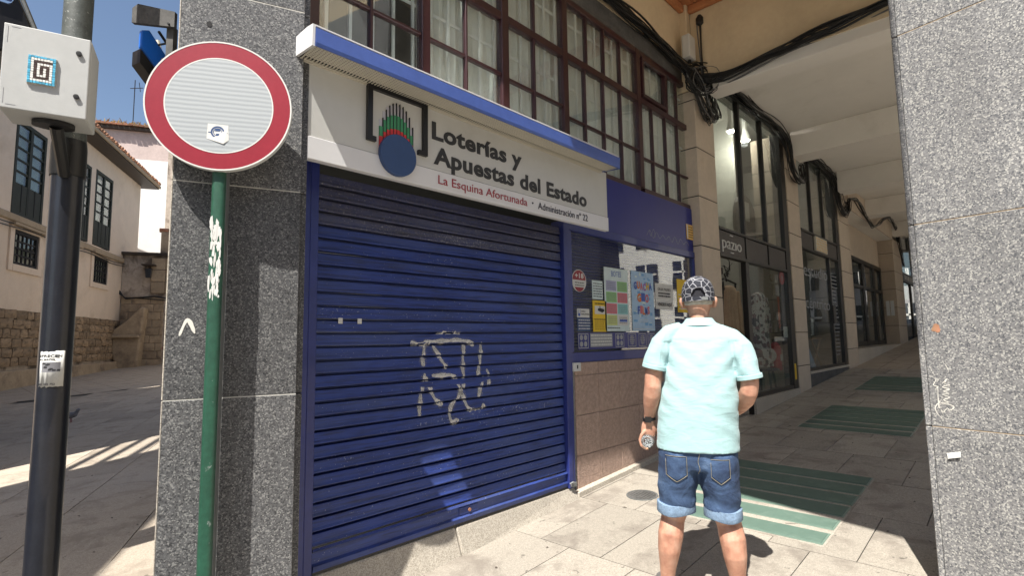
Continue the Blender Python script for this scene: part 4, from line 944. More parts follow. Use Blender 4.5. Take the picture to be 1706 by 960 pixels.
cable_bundle('dark cables running over the first shopfront to the second column', [(6.5, 2.60, 4.82), (7.2, 2.62, 4.85), (8.2, 2.61, 4.84), (9.1, 2.60, 4.80), (9.42, 2.58, 4.6), (9.50, 2.57, 4.25), (9.75, 2.56, 4.12), (10.08, 2.57, 4.2), (10.1, 2.58, 4.45)], 11, .034, .013, 5)
cable_bundle('dark cables running over the second shopfront to the third column', [(9.98, 2.60, 4.82), (10.6, 2.62, 4.85), (11.6, 2.61, 4.84), (12.4, 2.60, 4.80), (12.75, 2.58, 4.55), (12.9, 2.57, 4.2), (13.2, 2.56, 4.1), (13.6, 2.58, 4.25), (13.7, 2.58, 4.5)], 10, .036, .014, 6)
cable_bundle('cables looping across the boards over the recessed entrance', [(13.7, 2.58, 4.5), (14.6, 2.60, 4.62), (15.7, 2.58, 4.30), (16.3, 2.56, 4.25), (18.0, 2.5, 4.75), (19.6, 2.55, 4.65), (20.3, 2.56, 4.1), (20.6, 2.56, 3.6)], 6, .03, .014, 7)
cable_bundle('thin pair of cables dropping down the corner of the yellow walls', [(6.12, 2.58, 5.35), (6.10, 2.57, 5.1), (6.10, 2.56, 4.8), (6.09, 2.55, 4.62)], 3, .012, .011, 8)
t = thing('junction_box', 'white cable box on the corner strip of the yellow wall', 'box', (6.0, 2.7, 4.82))
obj('case', MB().box(5.86, 6.03, 2.60, 2.70, 4.83, 5.12), 'white_plain', t, .012, 2); obj('cable_gland', MB().lathe([(.018, 0), (.018, .05)], (5.95, 2.65, 4.78), 12), 'frame_black', t)
t = thing('cable_outlet', 'black cable outlet high in the corner of the yellow end wall', 'socket', (6.12, 2.58, 5.35)); obj('body', MB().lathe([(.02, 0), (.045, .02), (.045, .09), (.02, .13)], (6.115, 2.57, 5.31), 12), 'cable_black', t)

# ================================================================== ROUND TRAFFIC SIGN
ps = (.770, 2.470); TS = frame(ps, R(-31))
ts = thing('traffic_sign', 'round red ringed no-vehicles sign on a peeling green post', 'traffic sign', (ps[0], ps[1], gz(ps[0])))
ZD, RD = 2.522, .283
def discring(r0, r1, y0, y1, n=72):
    mb = MB(TS); v = []; f = []
    for r, y in ((r0, y0), (r1, y0), (r1, y1), (r0, y1)):
        v += [(r*math.cos(2*math.pi*k/n), y, ZD+r*math.sin(2*math.pi*k/n)) for k in range(n)]
    for a in range(4):
        b = (a+1) % 4
        f += [(a*n+k, a*n+(k+1) % n, b*n+(k+1) % n, b*n+k) for k in range(n)]
    return mb.add(v, f)
YDF = -.062
obj('back_plate', discring(.001, RD+.003, YDF+.004, YDF+.010), 'post_metal', ts)
obj('rim', discring(RD-.002, RD+.004, YDF-.001, YDF+.028), 'white_plain', ts)
obj('red_ring', discring(.211, RD-.0022, YDF, YDF+.0035), 'sign_red', ts)
obj('white_disc', discring(.0005, .2108, YDF-.0005, YDF+.0035), 'sign_sheet', ts)
obj('white_edge', discring(.2075, .2125, YDF-.0009, YDF-.0001), 'white_plain', ts)
def post(mb, x0, x1): return mb
def rr_(mb, ww, dd, z0, z1, r=.018):
    pl = []
    for cx_, cy_, a0 in ((ww-r, dd-r, 0), (-ww+r, dd-r, 90), (-ww+r, -dd+r, 180), (ww-r, -dd+r, 270)):
        for k in range(5): a = R(a0+22.5*k); pl.append((cx_+r*math.cos(a), cy_+r*math.sin(a)))
    mb.prism(pl, z0, z1, 'z'); return mb
mb = rr_(MB(TS), .028, .042, -.05, ZD+RD-.04); mb.smooth = True; obj('post', mb, 'post_green', ts)
obj('clamp', MB(TS).box(-.05, .05, -.05, .045, ZD-.13, ZD-.10).box(-.05, .05, -.05, .045, ZD+.10, ZD+.13), 'post_metal', ts)
obj('bare_strip', MB(TS).box(.0275, .0292, -.026, .026, .0, 2.30), 'post_metal', ts)
for z_ in (2.407, 2.637):
    for sg_ in (-1, 1): obj('bolt', MB().lathe([(.007, 0), (.007, .008)], (0, 0, 0), 8, lambda u, v, z, z_=z_, sg_=sg_: TS(sg_*.042+u, .045+z, z_+v)), 'post_metal', ts)
# torn white sticker wrapped round the post
mb = MB(TS); rnd = random.Random(4)
for k in range(95):
    z = rnd.uniform(1.70, 2.02); u = rnd.uniform(-.023, .020); hh = rnd.uniform(.008, .035); ww = rnd.uniform(.002, .0065); y = -.0424-.00002*k; q = rnd.randint(5, 8)
    mb.add([(u+ww*math.cos(6.283*i/q)*rnd.uniform(.5, 1.2), y, z+hh*math.sin(6.283*i/q)*rnd.uniform(.5, 1.2)) for i in range(q)], [tuple(range(q))])
obj('peeling_sticker', mb, 'paper', ts)
t = thing('sticker', 'torn square sticker with a round dark emblem on the traffic sign', 'sticker', TS(0, YDF, 2.4))
obj('sheet', MB(TS).add([(-.043, YDF-.0012, 2.438), (.036, YDF-.0012, 2.436), (.040, YDF-.0012, 2.37), (.02, YDF-.004, 2.352), (-.046, YDF-.0012, 2.372)], [(0, 1, 2, 3, 4)]), 'paper', t)
def ringpoly(mb, cx_, cz_, r0, r1, y, n=28):
    v = [(cx_+r*math.cos(2*math.pi*k/n), y, cz_+r*math.sin(2*math.pi*k/n)) for r in (r0, r1) for k in range(n)]
    return mb.add(v, [(k, (k+1) % n, (k+1) % n+n, k+n) for k in range(n)])
mb = MB(TS); ringpoly(mb, -.004, 2.402, .020, .027, YDF-.0018); ringpoly(mb, -.004, 2.402, .0145, .0175, YDF-.0018)
mb.box(-.014, .006, YDF-.0020, YDF-.0014, 2.406, 2.418).box(-.010, .003, YDF-.0020, YDF-.0014, 2.385, 2.396).box(-.04, -.026, YDF-.0020, YDF-.0014, 2.398, 2.402).box(.018, .034, YDF-.0020, YDF-.0014, 2.398, 2.402)
obj('emblem', mb, 'emblem_blue', t)

# ================================================================== LAMP POST, CABINET
px_, py_ = .345, 3.30
lp_ = thing('lamp_post', 'black round lamp post at the left with a grey cabinet on it', 'lamp post', (px_, py_, gz(px_)))
mb = MB().lathe([(.095, -.05), (.095, .05), (.070, .10), (.064, .2), (.064, 2.48)], (px_, py_, 0), 32); mb.smooth = True; obj('shaft', mb, 'pole_black', lp_)
mb = MB().lathe([(.066, 2.5), (.060, 2.62), (.058, 5.2)], (px_, py_, 0), 32); mb.smooth = True; obj('upper_shaft', mb, 'pole_worn', lp_)
mb = MB().lathe([(.069, 2.32), (.071, 2.34), (.071, 2.46), (.067, 2.50)], (px_, py_, 0), 32); mb.smooth = True; obj('collar', mb, 'black_rubber', lp_)
bo = (.3560, 2.903); TB = frame(bo, R(-16))
cb = thing('electrical_cabinet', 'pale grey metal cabinet fixed to the lamp post', 'cabinet', TB(-.145, .1, 2.49))
BX0, BX1, BZ0, BZ1, BD = -.292, 0, 2.490, 2.860, .205
obj('case', MB(TB).box(BX0, BX1, .012, BD, BZ0+.002, BZ1), 'box_grey', cb, .006, 2)
dr = obj('door', MB(TB).box(BX0+.002, BX1-.002, -.006, .0105, BZ0, BZ1-.002), 'box_grey', cb, .004, 2)
for z in (2.782, 2.585):
    obj('latch', MB().lathe([(.0105, 0), (.0105, .009), (.006, .0095)], (0, 0, 0), 16, lambda u, v, zz, z=z: TB(-.040+u, -.0065-zz, z+v)), 'black_rubber', dr)
hl = MB(TB)
for a in ((-.277, -.2755, 2.775, 2.845), (-.265, -.236, 2.8445, 2.846), (-.277, -.2755, 2.51, 2.575), (-.268, -.236, 2.5065, 2.508)): obj('hinge_mark', MB(TB).box(a[0], a[1], -.0068, -.0055, a[2], a[3]), 'ink_grey', dr)
obj('bracket', MB(TB).prism([(-.13+.075*math.cos(k*math.pi/10), .10+.05*math.sin(k*math.pi/10)) for k in range(20)], 2.470, 2.4895, 'z'), 'black_rubber', cb)
c0 = Vector(TB(-.12, .10, 2.475)); c1 = Vector((px_, py_, 2.26))
obj('strut', MB().tube([c0, c0+(c1-c0)*.75], [.026, .024], 10), 'black_rubber', cb)
obj('gusset', MB().add([tuple(c0+Vector((0, .02, 0))), tuple(Vector((px_-.01, py_-.07, 2.47))), tuple(Vector((px_-.01, py_-.06, 2.30))), tuple(c0+Vector((.008, .02, 0))), tuple(Vector((px_+.0, py_-.07, 2.47))), tuple(Vector((px_+.0, py_-.06, 2.30)))], [(0, 1, 2), (3, 5, 4), (0, 3, 4, 1), (1, 4, 5, 2), (2, 5, 3, 0)]), 'black_rubber', cb)
mo = thing('mosaic_plaque', 'little mosaic plaque of a brown spiral letter with blue border', 'mosaic', TB(-.16, -.01, 2.62))
gx0, gz0, tsz = -.205, 2.612, .0102
obj('base', MB(TB).box(gx0-.001, gx0+9*tsz+.001, -.013, -.0065, gz0-.001, gz0+12*tsz+.001), 'mortar', mo)
pat = ["BBBBBBBBB", "BWWWWWWWB", "BWCCCCCCB", "BWCWWWWWB", "BWCWCCCWB", "BWCWCWCWB", "BWCWCWCWB", "BWCWCWCWB", "BWCWWWCWB", "BWCCCCCWB", "BWWWWWWWB", "BBBBBBBBB"]
tm = MB(); tmes = {}
for j, row in enumerate(pat):
    for i, ch in enumerate(row):
        x = gx0+i*tsz; z = gz0+(11-j)*tsz
        nm = {'B': 'tile_blue', 'W': 'tile_white', 'C': 'tile_choc'}[ch]
        jx, jz = random.uniform(-.0005, .0005), random.uniform(-.0005, .0005)
        obj('mosaic_tile', MB(TB).box(x+.0008+jx, x+tsz-.0008+jx, -.0175+random.uniform(-.0006, .0006), -.0131, z+.0008+jz, z+tsz-.0008+jz), nm, mo)
fl = thing('paper_flyer', 'torn white flyer reading OFRECEN ALBAÑIL on the black lamp post', 'flyer', (px_, py_-.07, 1.32))
fa = math.atan2(-py_, -px_)-.18; RF = .0655
def onpole(u, z, off=0): a = fa+u/RF; return (px_+(RF+off)*math.cos(a), py_+(RF+off)*math.sin(a), z)
mb = MB(); n = 14
for i in range(n+1):
    u = -.047+.094*i/n
    jag = .006*math.sin(i*2.1)*(1 if i < 6 else .25)
    mb.v += [onpole(u, 1.318+jag*.8, .0006), onpole(u, 1.478+jag*.4+(.004 if i > 8 else 0), .0006)]
mb.f += [(2*i, 2*i+2, 2*i+3, 2*i+1) for i in range(n)]; mb.smooth = True
o = obj('sheet', mb, 'paper', fl); s = o.modifiers.new('solid', 'SOLIDIFY'); s.thickness = .0006
TF = lambda u, v, z: onpole(u, z, .0018)
text('OFRECEN', 'ink', fl, -.058, .036, 1.452, .013, 0, TF, bold=.03, depth=.0004)
text('ALBAÑIL', 'ink', fl, -.048, .014, 1.438, .009, 0, TF, bold=.02, depth=.0004)
mb = MB(TF)
for i in range(8): u = -.036+.0085*i; mb.add([(u, 0, 1.385), (u+.0085, 0, 1.385), (u+.0085, 0, 1.43), (u, 0, 1.43)], [(0, 1, 2, 3)])
obj('picture', mb, 'ink_grey', fl)
mb = MB(lambda u, v, z: onpole(u, z, .0022))
for k in range(9):
    u = random.uniform(-.036, .02); z = random.uniform(1.388, 1.42); mb.add([(u, 0, z), (u+.012, 0, z), (u+.014, 0, z+.007), (u+.002, 0, z+.009)], [(0, 1, 2, 3)])
obj('picture_shapes', mb, 'ink', fl)
mb = MB(TF)
for k in range(6): mb.add([(-.042, 0, 1.345+.006*k), (.028-.006*(k % 3), 0, 1.345+.006*k), (.028-.006*(k % 3), 0, 1.347+.006*k), (-.042, 0, 1.347+.006*k)], [(0, 1, 2, 3)])
obj('small_print', mb, 'ink_grey', fl)
text('981 205 752', 'ink', fl, -.048, .016, 1.325, .009, 0, TF, bold=.02, depth=.0004)

# ================================================================== PROJECTING SIGNS
pg = thing('projecting_sign', 'blue projecting sign under a dark hood behind the granite pillar', 'sign', (.70, 3.4, 3.1))
H0 = Vector((.602, 3.481, 0)); H1 = Vector((.768, 3.31, 0)); ha = math.atan2(H1.y-H0.y, H1.x-H0.x); TH = frame((H0.x, H0.y), ha); LH = (H1-H0).length
obj('hood_plate', MB(TH).prism([(0, 3.305), (0, 3.39), (.03, 3.415), (LH, 3.365), (LH, 3.275)], -.012, .012), 'lintel_grey', pg)
obj('arm', MB(TH).box(LH*.74, LH*.90, .02, .06, 2.7, 3.30), 'lintel_grey', pg)
obj('lamp_tube', MB(TH).tube([(.06, .12, 3.27), (.16, .10, 2.9)], .014, 8), 'sign_cream', pg)
TQ = frame(TH(.045, .03, 0), ha+R(62))
obj('blue_face', MB(TQ).prism([(-.02, 3.27), (.02, 3.29), (.32, 2.96), (.32, 2.82), (-.02, 3.17)], -.014, .014), 'sign_blue', pg, .004, 1)
obj('rear_face', MB(TQ).prism([(-.03, 3.15), (.32, 2.80), (.32, 2.72), (-.03, 3.07)], -.03, .05), 'frame_black', pg)
obj('bolt', MB(TH).lathe([(.006, 0), (.006, .01)], (0, 0, 0), 10, lambda u, v, z: TH(LH*.88+u, -.013-z, 3.29+v)), 'black_rubber', pg)
obj('cross_bar', MB(TH).tube([(LH*.5, .04, 3.28), (LH*.5, .3, 3.18)], .008, 6).tube([(LH*.5, .04, 3.20), (LH*.8, .05, 3.22)], .006, 6), 'frame_black', pg)
pg2 = thing('projecting_sign', 'blue street sign box jutting in above the grey cabinet', 'sign', (0, 2.9, 2.8))
obj('blue_face', MB().box(-.7, .131, 4.16, 4.175, 3.535, 4.05), 'print_blue', pg2, .006, 1)
obj('dark_case', MB().prism([(-.7, 3.53), (.125, 3.53), (.155, 3.60), (.232, 3.41), (.19, 3.28), (.05, 3.2), (.02, 2.9), (-.7, 2.9)], 4.18, 4.45, 'y'), 'emblem_black', pg2, .01, 1)
obj('edge_strip', MB().tube([(.15, 4.17, 3.64), (.245, 4.17, 3.40)], .013, 6), 'post_metal', pg2)
text('8', 'white_plain', pg2, -.01, .055, 3.575, .10, 4.157, depth=.002)

# ================================================================== OLD STREET ON THE LEFT
A0 = (1.256, 25.23); TA = frame(A0, R(62.5))      # u along the house front, v to the left of it (into the house)
def hz(s): return gz(A0[0]+s*.4617)
hs_ = thing('old_house', 'cream plastered old house with dark green windows down the left street', 'house', TA(6, 3, .3))
def hwin(par, s0, s1, z0, z1, cols, rows, low=0, mt='wood_green', depth=.12):
    wn = obj('window', MB(TA).box(s0, s0+.14, -.02, depth, z0, z1).box(s1-.14, s1, -.02, depth, z0, z1).box(s0+.14, s1-.14, -.02, depth, z1-.14, z1).box(s0+.14, s1-.14, -.02, depth, z0, z0+.1), mt, par)
    if cols == 2: obj('centre_bar', MB(TA).box((s0+s1)/2-.09, (s0+s1)/2+.09, -.01, depth, z0+.1, z1-.14), mt, wn)
    if low:
        obj('lower_panel', MB(TA).box(s0+.14, s1-.14, .0, depth, z0+.1, z0+low), mt, wn)
        for k in range(1, 4):
            u = s0+.14+(s1-s0-.28)*k/4; obj('panel_joint', MB(TA).box(u-.02, u+.02, -.012, .0, z0+.15, z0+low), 'black_gap', wn)
    zb = z0+(low or .1); zt = z1-.14
    pw = (s1-s0-.28)/cols; ph = (zt-zb)/rows
    for i in range(cols):
        for j in range(rows):
            obj('pane', MB(TA).box(s0+.14+pw*i+.05, s0+.14+pw*(i+1)-.05, .03, .05, zb+ph*j+.03, zb+ph*(j+1)-.03), 'glass_house', wn)
    bars = MB(TA)
    for j in range(1, rows): bars.box(s0+.14, s1-.14, .0, .06, zb+ph*j-.03, zb+ph*j+.03)
    if cols > 2:
        for i in range(1, cols): bars.box(s0+.14+pw*i-.03, s0+.14+pw*i+.03, .005, .055, zb, zt)
    obj('glazing_bars', bars, mt, wn)
    obj('interior', MB(TA).box(s0+.1, s1-.1, .14, .16, z0+.05, z1-.05), 'curtain', wn)
S_END = 12.7
wins = [(-.20, 1.90, 6.1, 9.60), (4.75, 6.0, 6.2, 9.75), (6.55, 8.60, 6.22, 9.85)]
lows = [(.06, 1.76, 4.42, 5.66), (3.4, 4.9, 4.45, 5.7), (6.75, 8.42, 4.5, 5.75)]
# wall built round its openings
def wall_round(z0, z1, ops, s0, s1, m):
    ops = sorted(ops); a = s0
    for (p, q, r, s) in ops:
        if p > a: obj('wall', MB(TA).box(a, p, 0, .3, z0, z1), m, hs_)
        if r > z0: obj('wall', MB(TA).box(p, q, 0, .3, z0, r), m, hs_)
        if s < z1: obj('wall', MB(TA).box(p, q, 0, .3, s, z1), m, hs_)
        a = q
    if a < s1: obj('wall', MB(TA).box(a, s1, 0, .3, z0, z1), m, hs_)
wall_round(6.16, 10.75, [(a, b, max(c, 6.16), d) for a, b, c, d in wins], -6, S_END, 'plaster_cream')
wall_round(2.82, 5.9, lows, -6, S_END, 'plaster_cream')
obj('wall', MB(TA).box(-6, S_END, .05, .3, 0, 2.818), 'plaster_old', hs_)
obj('gable_wall', MB(TA).box(S_END-.3, S_END-.002, .302, 8, 0, 10.7), 'plaster_cream', hs_)
obj('stone_band', MB(TA).box(-6, S_END+.05, -.10, .298, 5.902, 6.158), 'stone_band', hs_, .03, 1)
for (a, b, c, d) in wins: hwin(hs_, a, b, c+.06, d, 2, 5, 1.15)
for (a, b, c, d) in lows:
    hwin(hs_, a, b, c, d, 5, 4, 0, 'black_gap')
    fr = MB(TA); fr.box(a-.26, a-.002, -.06, .1, c-.24, d+.1).box(b+.002, b+.26, -.06, .1, c-.24, d+.1).box(a, b, -.06, .1, d+.002, d+.1).box(a, b, -.07, .1, c-.24, c-.002)
    obj('window_surround', fr, 'plaster_cream', hs_)
    obj('window_hood', MB(TA).box(a-.3, b+.3, -.2, .0, d+.105, d+.19), 'stone_band', hs_)
obj('eave', MB(TA).box(-6.2, S_END+.6, -.75, .4, 10.76, 10.92), 'wood_dark', hs_)
obj('gutter', MB(TA).box(-6.2, S_END+.62, -.86, -.752, 10.80, 10.98), 'stone_band', hs_, .03, 1)
obj('roof_slope', MB(TA).prism([(-.80, 10.99), (4.2, 13.2), (4.2, 13.0), (-.7, 10.93)], -6.2, S_END+.5, 'x', lambda u, v, z: TA(u, v, z)), 'roof_clay', hs_)
tmh = MB()
q_ = [(.11*math.cos(math.pi*k/6), .11*math.sin(math.pi*k/6)) for k in range(7)]
tmh.prism(q_, 0, 5.4, 'y'); tile_me = tmh.mesh('roof_tile'); tile_me.materials.append(MAT['roof_clay'])
slope = math.atan2(2.2, 5.0)
for k in range(74):
    s_ = -5.9+.26*k
    o = bpy.data.objects.new('roof_tile', tile_me); COL.objects.link(o)
    o.matrix_world = Matrix.Translation(TA(s_, -.84-random.uniform(0, .07), 10.985+random.uniform(0, .02))) @ Matrix.Rotation(R(62.5), 4, 'Z') @ Matrix.Rotation(slope, 4, 'X'); M0 = o.matrix_world.copy()
    o.parent = hs_; o.matrix_parent_inverse = PINV(hs_); o.matrix_basis = M0
# rubble base: stones of uneven size
sv = []
for k in range(4):
    mb = MB(); mb.box(-.5, .5, -.5, .5, -.5, .5); me = mb.mesh('rubble_stone')
    import bmesh as _b
    bm = _b.new(); bm.from_mesh(me); _b.ops.subdivide_edges(bm, edges=bm.edges[:], cuts=1, use_grid_fill=True)
    for v in bm.verts:
        L_ = max(abs(v.co.x), abs(v.co.z)); v.co = Vector((v.co.x*(1-.10*abs(v.co.z)*2*random.random()), v.co.y-(.2 if abs(v.co.x) < .1 and abs(v.co.z) < .1 else 0)+random.uniform(-.1, .1), v.co.z*(1-.12*abs(v.co.x)*2*random.random())))
    bm.to_mesh(me); bm.free(); me.materials.append(MAT['stone_rubble']); sv.append(me)
nst = 0
for r_i in range(6):
    z = .82+.335*r_i; s_ = -1.2+random.uniform(-.3, .2)
    while s_ < S_END-2.3:
        L_ = random.uniform(.34, .8)
        o = bpy.data.objects.new('rubble_stone', random.choice(sv)); COL.objects.link(o)
        M0 = Matrix.Translation(TA(s_+L_/2, .03, z+.16+random.uniform(-.02, .02))) @ Matrix.Rotation(R(62.5), 4, 'Z') @ Matrix.Rotation(random.uniform(-.05, .05), 4, 'Y') @ Matrix.Diagonal((L_*.96, .14, .325*random.uniform(.88, 1.0), 1))
        o.parent = hs_; o.matrix_parent_inverse = PINV(hs_); o.matrix_basis = M0; s_ += L_; nst += 1
obj('base_ledge', MB(TA).add([(s, v, hz(s)-.1) for s, v in ((-6, -.32), (10.3, -.32), (10.3, 0), (-6, 0))]+[(s, v, .70) for s, v in ((-6, -.25), (10.3, -.25), (10.3, .04), (-6, .04))], [(0, 3, 2, 1), (4, 5, 6, 7), (0, 1, 5, 4), (1, 2, 6, 5), (2, 3, 7, 6), (3, 0, 4, 7)]), 'stone_ashlar', hs_, .04, 2)
ca = thing('wall_cable', 'thin black cable strung along the band of the cream house', 'cable', TA(0, -.1, 5.85)); mb = MB()
for off in (0, .12): mb.tube([TA(s, -.13, 5.80-off+.05*math.sin(s*1.3)) for s in [x*.5-2 for x in range(26)]], .022, 5)
obj('cable', mb, 'cable_black', ca)

# ruin of a stone wall closing the street
TR = frame(TA(10.4, -.02, 0)[:2], R(62.5-90))     # u to the right across the street, v away from the camera
rw = thing('ruined_stone_wall', 'old stained stone wall with a doorway closing the left street', 'wall', TR(2, .3, .3))
zb_ = .25
obj('core', MB(TR).box(.0, 2.02, .05, .6, 0, 6.35), 'plaster_old', rw); obj('core', MB(TR).box(2.7, 8, .05, .6, 0, 6.35), 'plaster_old', rw); obj('core', MB(TR).box(2.02, 2.7, .05, .6, 3.2, 6.35), 'plaster_old', rw)
obj('door_recess', MB(TR).box(2.02, 2.7, .4, .6, .2, 3.19), 'wood_dark', rw)
for r_i in range(9):
    z = .35+.42*r_i; s_ = .02 if r_i % 2 else -.3
    while s_ < 1.96:
        L_ = random.uniform(.55, .95); a, b = max(.02, s_), min(s_+L_, 2.0)
        if b-a > .1: obj('ashlar_block', MB(TR).box(a+.01, b-.01, random.uniform(-.02, .01), .049, z+.008, z+.412), 'stone_ashlar', rw, .02, 1)
        s_ += L_
for z in (4.3, 4.95, 5.6):
    for a, b in ((1.35, 2.0), (2.02, 2.7)): obj('ashlar_block', MB(TR).box(a, b, -.03, .049, z, z+.62), 'stone_ashlar', rw, .02, 1)
obj('coping', MB(TR).box(-.05, 8, -.15, .7, 6.352, 6.5), 'wood_dark', rw)
obj('roof_tile_row', MB(TR).tube([(1.6, .2, 7.8), (5, .2, 7.8)], .12, 8), 'roof_clay', rw)
obj('chimney_stub', MB(TR).box(1.7, 3.0, .1, .7, 6.502, 7.7), 'stone_ashlar', rw)
t = thing('wall_lantern', 'old dark lantern bracketed on the ruined wall', 'lantern', TR(1.25, -.3, 5.3))
obj('hood', MB(TR).box(1.0, 1.6, -.5, -.0, 5.75, 5.83), 'wood_dark', t, .02, 1); mb = MB(TR).prism([(1.2, 5.1), (1.4, 5.1), (1.46, 5.6), (1.14, 5.6)], -.38, -.16); obj('glass_case', mb, 'window_dark', t); obj('bracket', MB(TR).box(1.28, 1.33, -.28, .0, 5.62, 5.74), 'wood_dark', t)
bt = thing('stone_buttress', 'low sloping stone buttress at the corner of the old street', 'buttress', TR(.2, -1, .3))
mb = MB(TR); mb.prism([(-.25, 2.0), (-.1, 2.25), (.5, 2.75), (1.15, 3.5), (1.35, 3.5), (1.2, 1.8), (1.1, .2), (.2, .2)], -.75, .0, 'y'); obj('body', mb, 'stone_ashlar', bt, .08, 2)
obj('slab_top', MB(TR).prism([(-.35, 1.9), (1.2, 1.9), (1.15, 2.05), (-.3, 2.05)], -.95, -.752, 'y'), 'stone_band', bt, .03, 1)
t = thing('wall_cable', 'thick black cable sagging across the ruined stone wall', 'cable', TR(0, -.1, 4)); mb = MB(); mb.tube([TR(u, -.12, z) for u, z in ((-.1, 6.3), (-.1, 5.2), (-.05, 4.3), (.3, 3.98), (.9, 4.05), (1.6, 4.12), (2.6, 3.95), (4, 3.9))], .04, 6); mb.tube([TR(u, -.1, z) for u, z in ((-.15, 6.0), (-.15, 4.6), (.2, 4.05), (1.2, 4.0), (2.6, 3.85))], .03, 6); obj('cable', mb, 'cable_black', t)

# white house behind
TW = frame(TA(15.5, .2, 0)[:2], R(62.5-90))
wh = thing('white_house', 'tall whitewashed house behind the tiled roof with weeds on top', 'house', TW(0, 3, 0))
obj('wall', MB(TW).box(-5, .78, 0, .3, 0, 13.2), 'plaster_white', wh); obj('wall', MB(TW).box(-5, .78, .01, .3, 13.202, 15.0), 'plaster_pink', wh)
obj('side_wall', MB(TW).box(.782, 1.1, 0.0, 12, 0, 15.0), 'plaster_old', wh)
obj('annexe_wall', MB(TW).box(1.102, 6.5, 1.0, 1.3, 0, 14.7), 'plaster_white', wh)
obj('eave', MB(TW).box(-5.2, 6.6, -.25, 2.0, 15.002, 15.18), 'wood_dark', wh)
for k in range(40):
    u = -5+.29*k
    o = bpy.data.objects.new('roof_tile', tile_me); COL.objects.link(o)
    M0 = Matrix.Translation(TW(u, -.4-random.uniform(0, .1), 15.19)) @ Matrix.Rotation(R(-27.5), 4, 'Z') @ Matrix.Rotation(R(14), 4, 'X') @ Matrix.Scale(1.2, 4)
    o.parent = wh; o.matrix_parent_inverse = PINV(wh); o.matrix_basis = M0
mb = MB(); rnd = random.Random(3)
for k in range(420):
    u = rnd.gauss(1.0, 1.4) if rnd.random() < .5 else rnd.uniform(-4, 4); p = Vector(TW(u, rnd.uniform(-.3, .3), 15.3)); d = Vector((rnd.uniform(-.25, .25), rnd.uniform(-.1, .1), rnd.uniform(.15, .55)*(1.2 if abs(u-1) < 1 else .6)))
    w_ = Vector((rnd.uniform(.02, .05), 0, 0)); mb.add([p-w_, p+w_, p+d+w_*.4, p+d-w_*.4], [(0, 1, 2, 3)])
t = obj('roof_weeds', mb, 'weed'); tag(t, 'dry yellow weeds growing on the white house roof', 'weeds', kind='stuff')
t = thing('roof_aerial', 'thin dark television aerial above the white house roof', 'aerial', TW(-1, 1, 15.2)); obj('mast', MB(TW).tube([(-1.55, 1, 15), (-1.55, 1, 18.8)], .03, 6), 'frame_black', t); obj('arm', MB(TW).tube([(-1.8, 1, 18.2), (-1.0, .7, 18.2)], .025, 6).tube([(-1.2, .9, 18.0), (-1.2, .6, 18.5)], .02, 6), 'frame_black', t)
# filler houses down the street, hidden by the pillar in this view
hb = thing('grey_house', 'plain grey house beyond the ruined wall, hidden by the pillar', 'house', TR(6, 6, 0)); obj('wall', MB(TR).box(7, 16, -14, 6, 0, 10), 'building_grey', hb)

# unseen houses added to shade the left street and leave patches of sun
TN = frame((-4.5, 2.5), R(60))
def add_shade_house(lab, s0, s1, h, m, h2=None, T=TN, depth=6, winrows=3):
    t = thing('shade_house', lab, 'house', T((s0+s1)/2, depth/2, 0), 'unseen houses added to shade the left street')
    h2 = h2 or h
    obj('wall', MB(T).add([(s0, 0, -.6), (s1, 0, -.6), (s1, depth, -.6), (s0, depth, -.6), (s0, 0, h), (s1, 0, h2), (s1, depth, h2), (s0, depth, h)], [(0, 3, 2, 1), (4, 5, 6, 7), (0, 1, 5, 4), (1, 2, 6, 5), (2, 3, 7, 6), (3, 0, 4, 7)]), m, t)
    for r in range(winrows):
        for k in range(max(1, int((s1-s0)/1.6))):
            u = s0+.5+1.6*k
            if u+.8 < s1: obj('window', MB(T).box(u, u+.8, -.04, -.002, 1.2+2.6*r, 2.8+2.6*r), 'window_dark', t)
    return t
add_shade_house('low white unseen house added to shade the near end of the left street', 0, 2.6, 9.0, 'building_white')
add_shade_house('tall grey unseen house added to shade the middle of the left street', 2.6, 4.0, 14.0, 'building_grey', depth=1.2)
n3 = add_shade_house('cream unseen house added past the gap that lets the sun through', 6.9, 9.2, 12.5, 'plaster_cream')
pr = thing('added_rails', 'unseen rails added to stripe the sun patch on the left street', 'railing', TN(5.4, .5, 9))  # added bars, out of view, that stripe the sun patch
for k in range(4): obj('rail', MB(TN).tube([(4.01, .3+.1*k, 5.6+.9*k), (6.89, .3+.1*k, 5.6+.9*k)], .05, 6), 'frame_black', pr)
TN2 = frame((-.75, 11.5), R(86))
add_shade_house('long ochre unseen house added to shade the far end of the left street', 0, 5.6, 9.5, 'plaster_old', T=TN2, depth=5)
add_shade_house('second ochre unseen house added for shade past the narrow passage', 6.1, 11, 10.5, 'plaster_cream', T=TN2, depth=5)
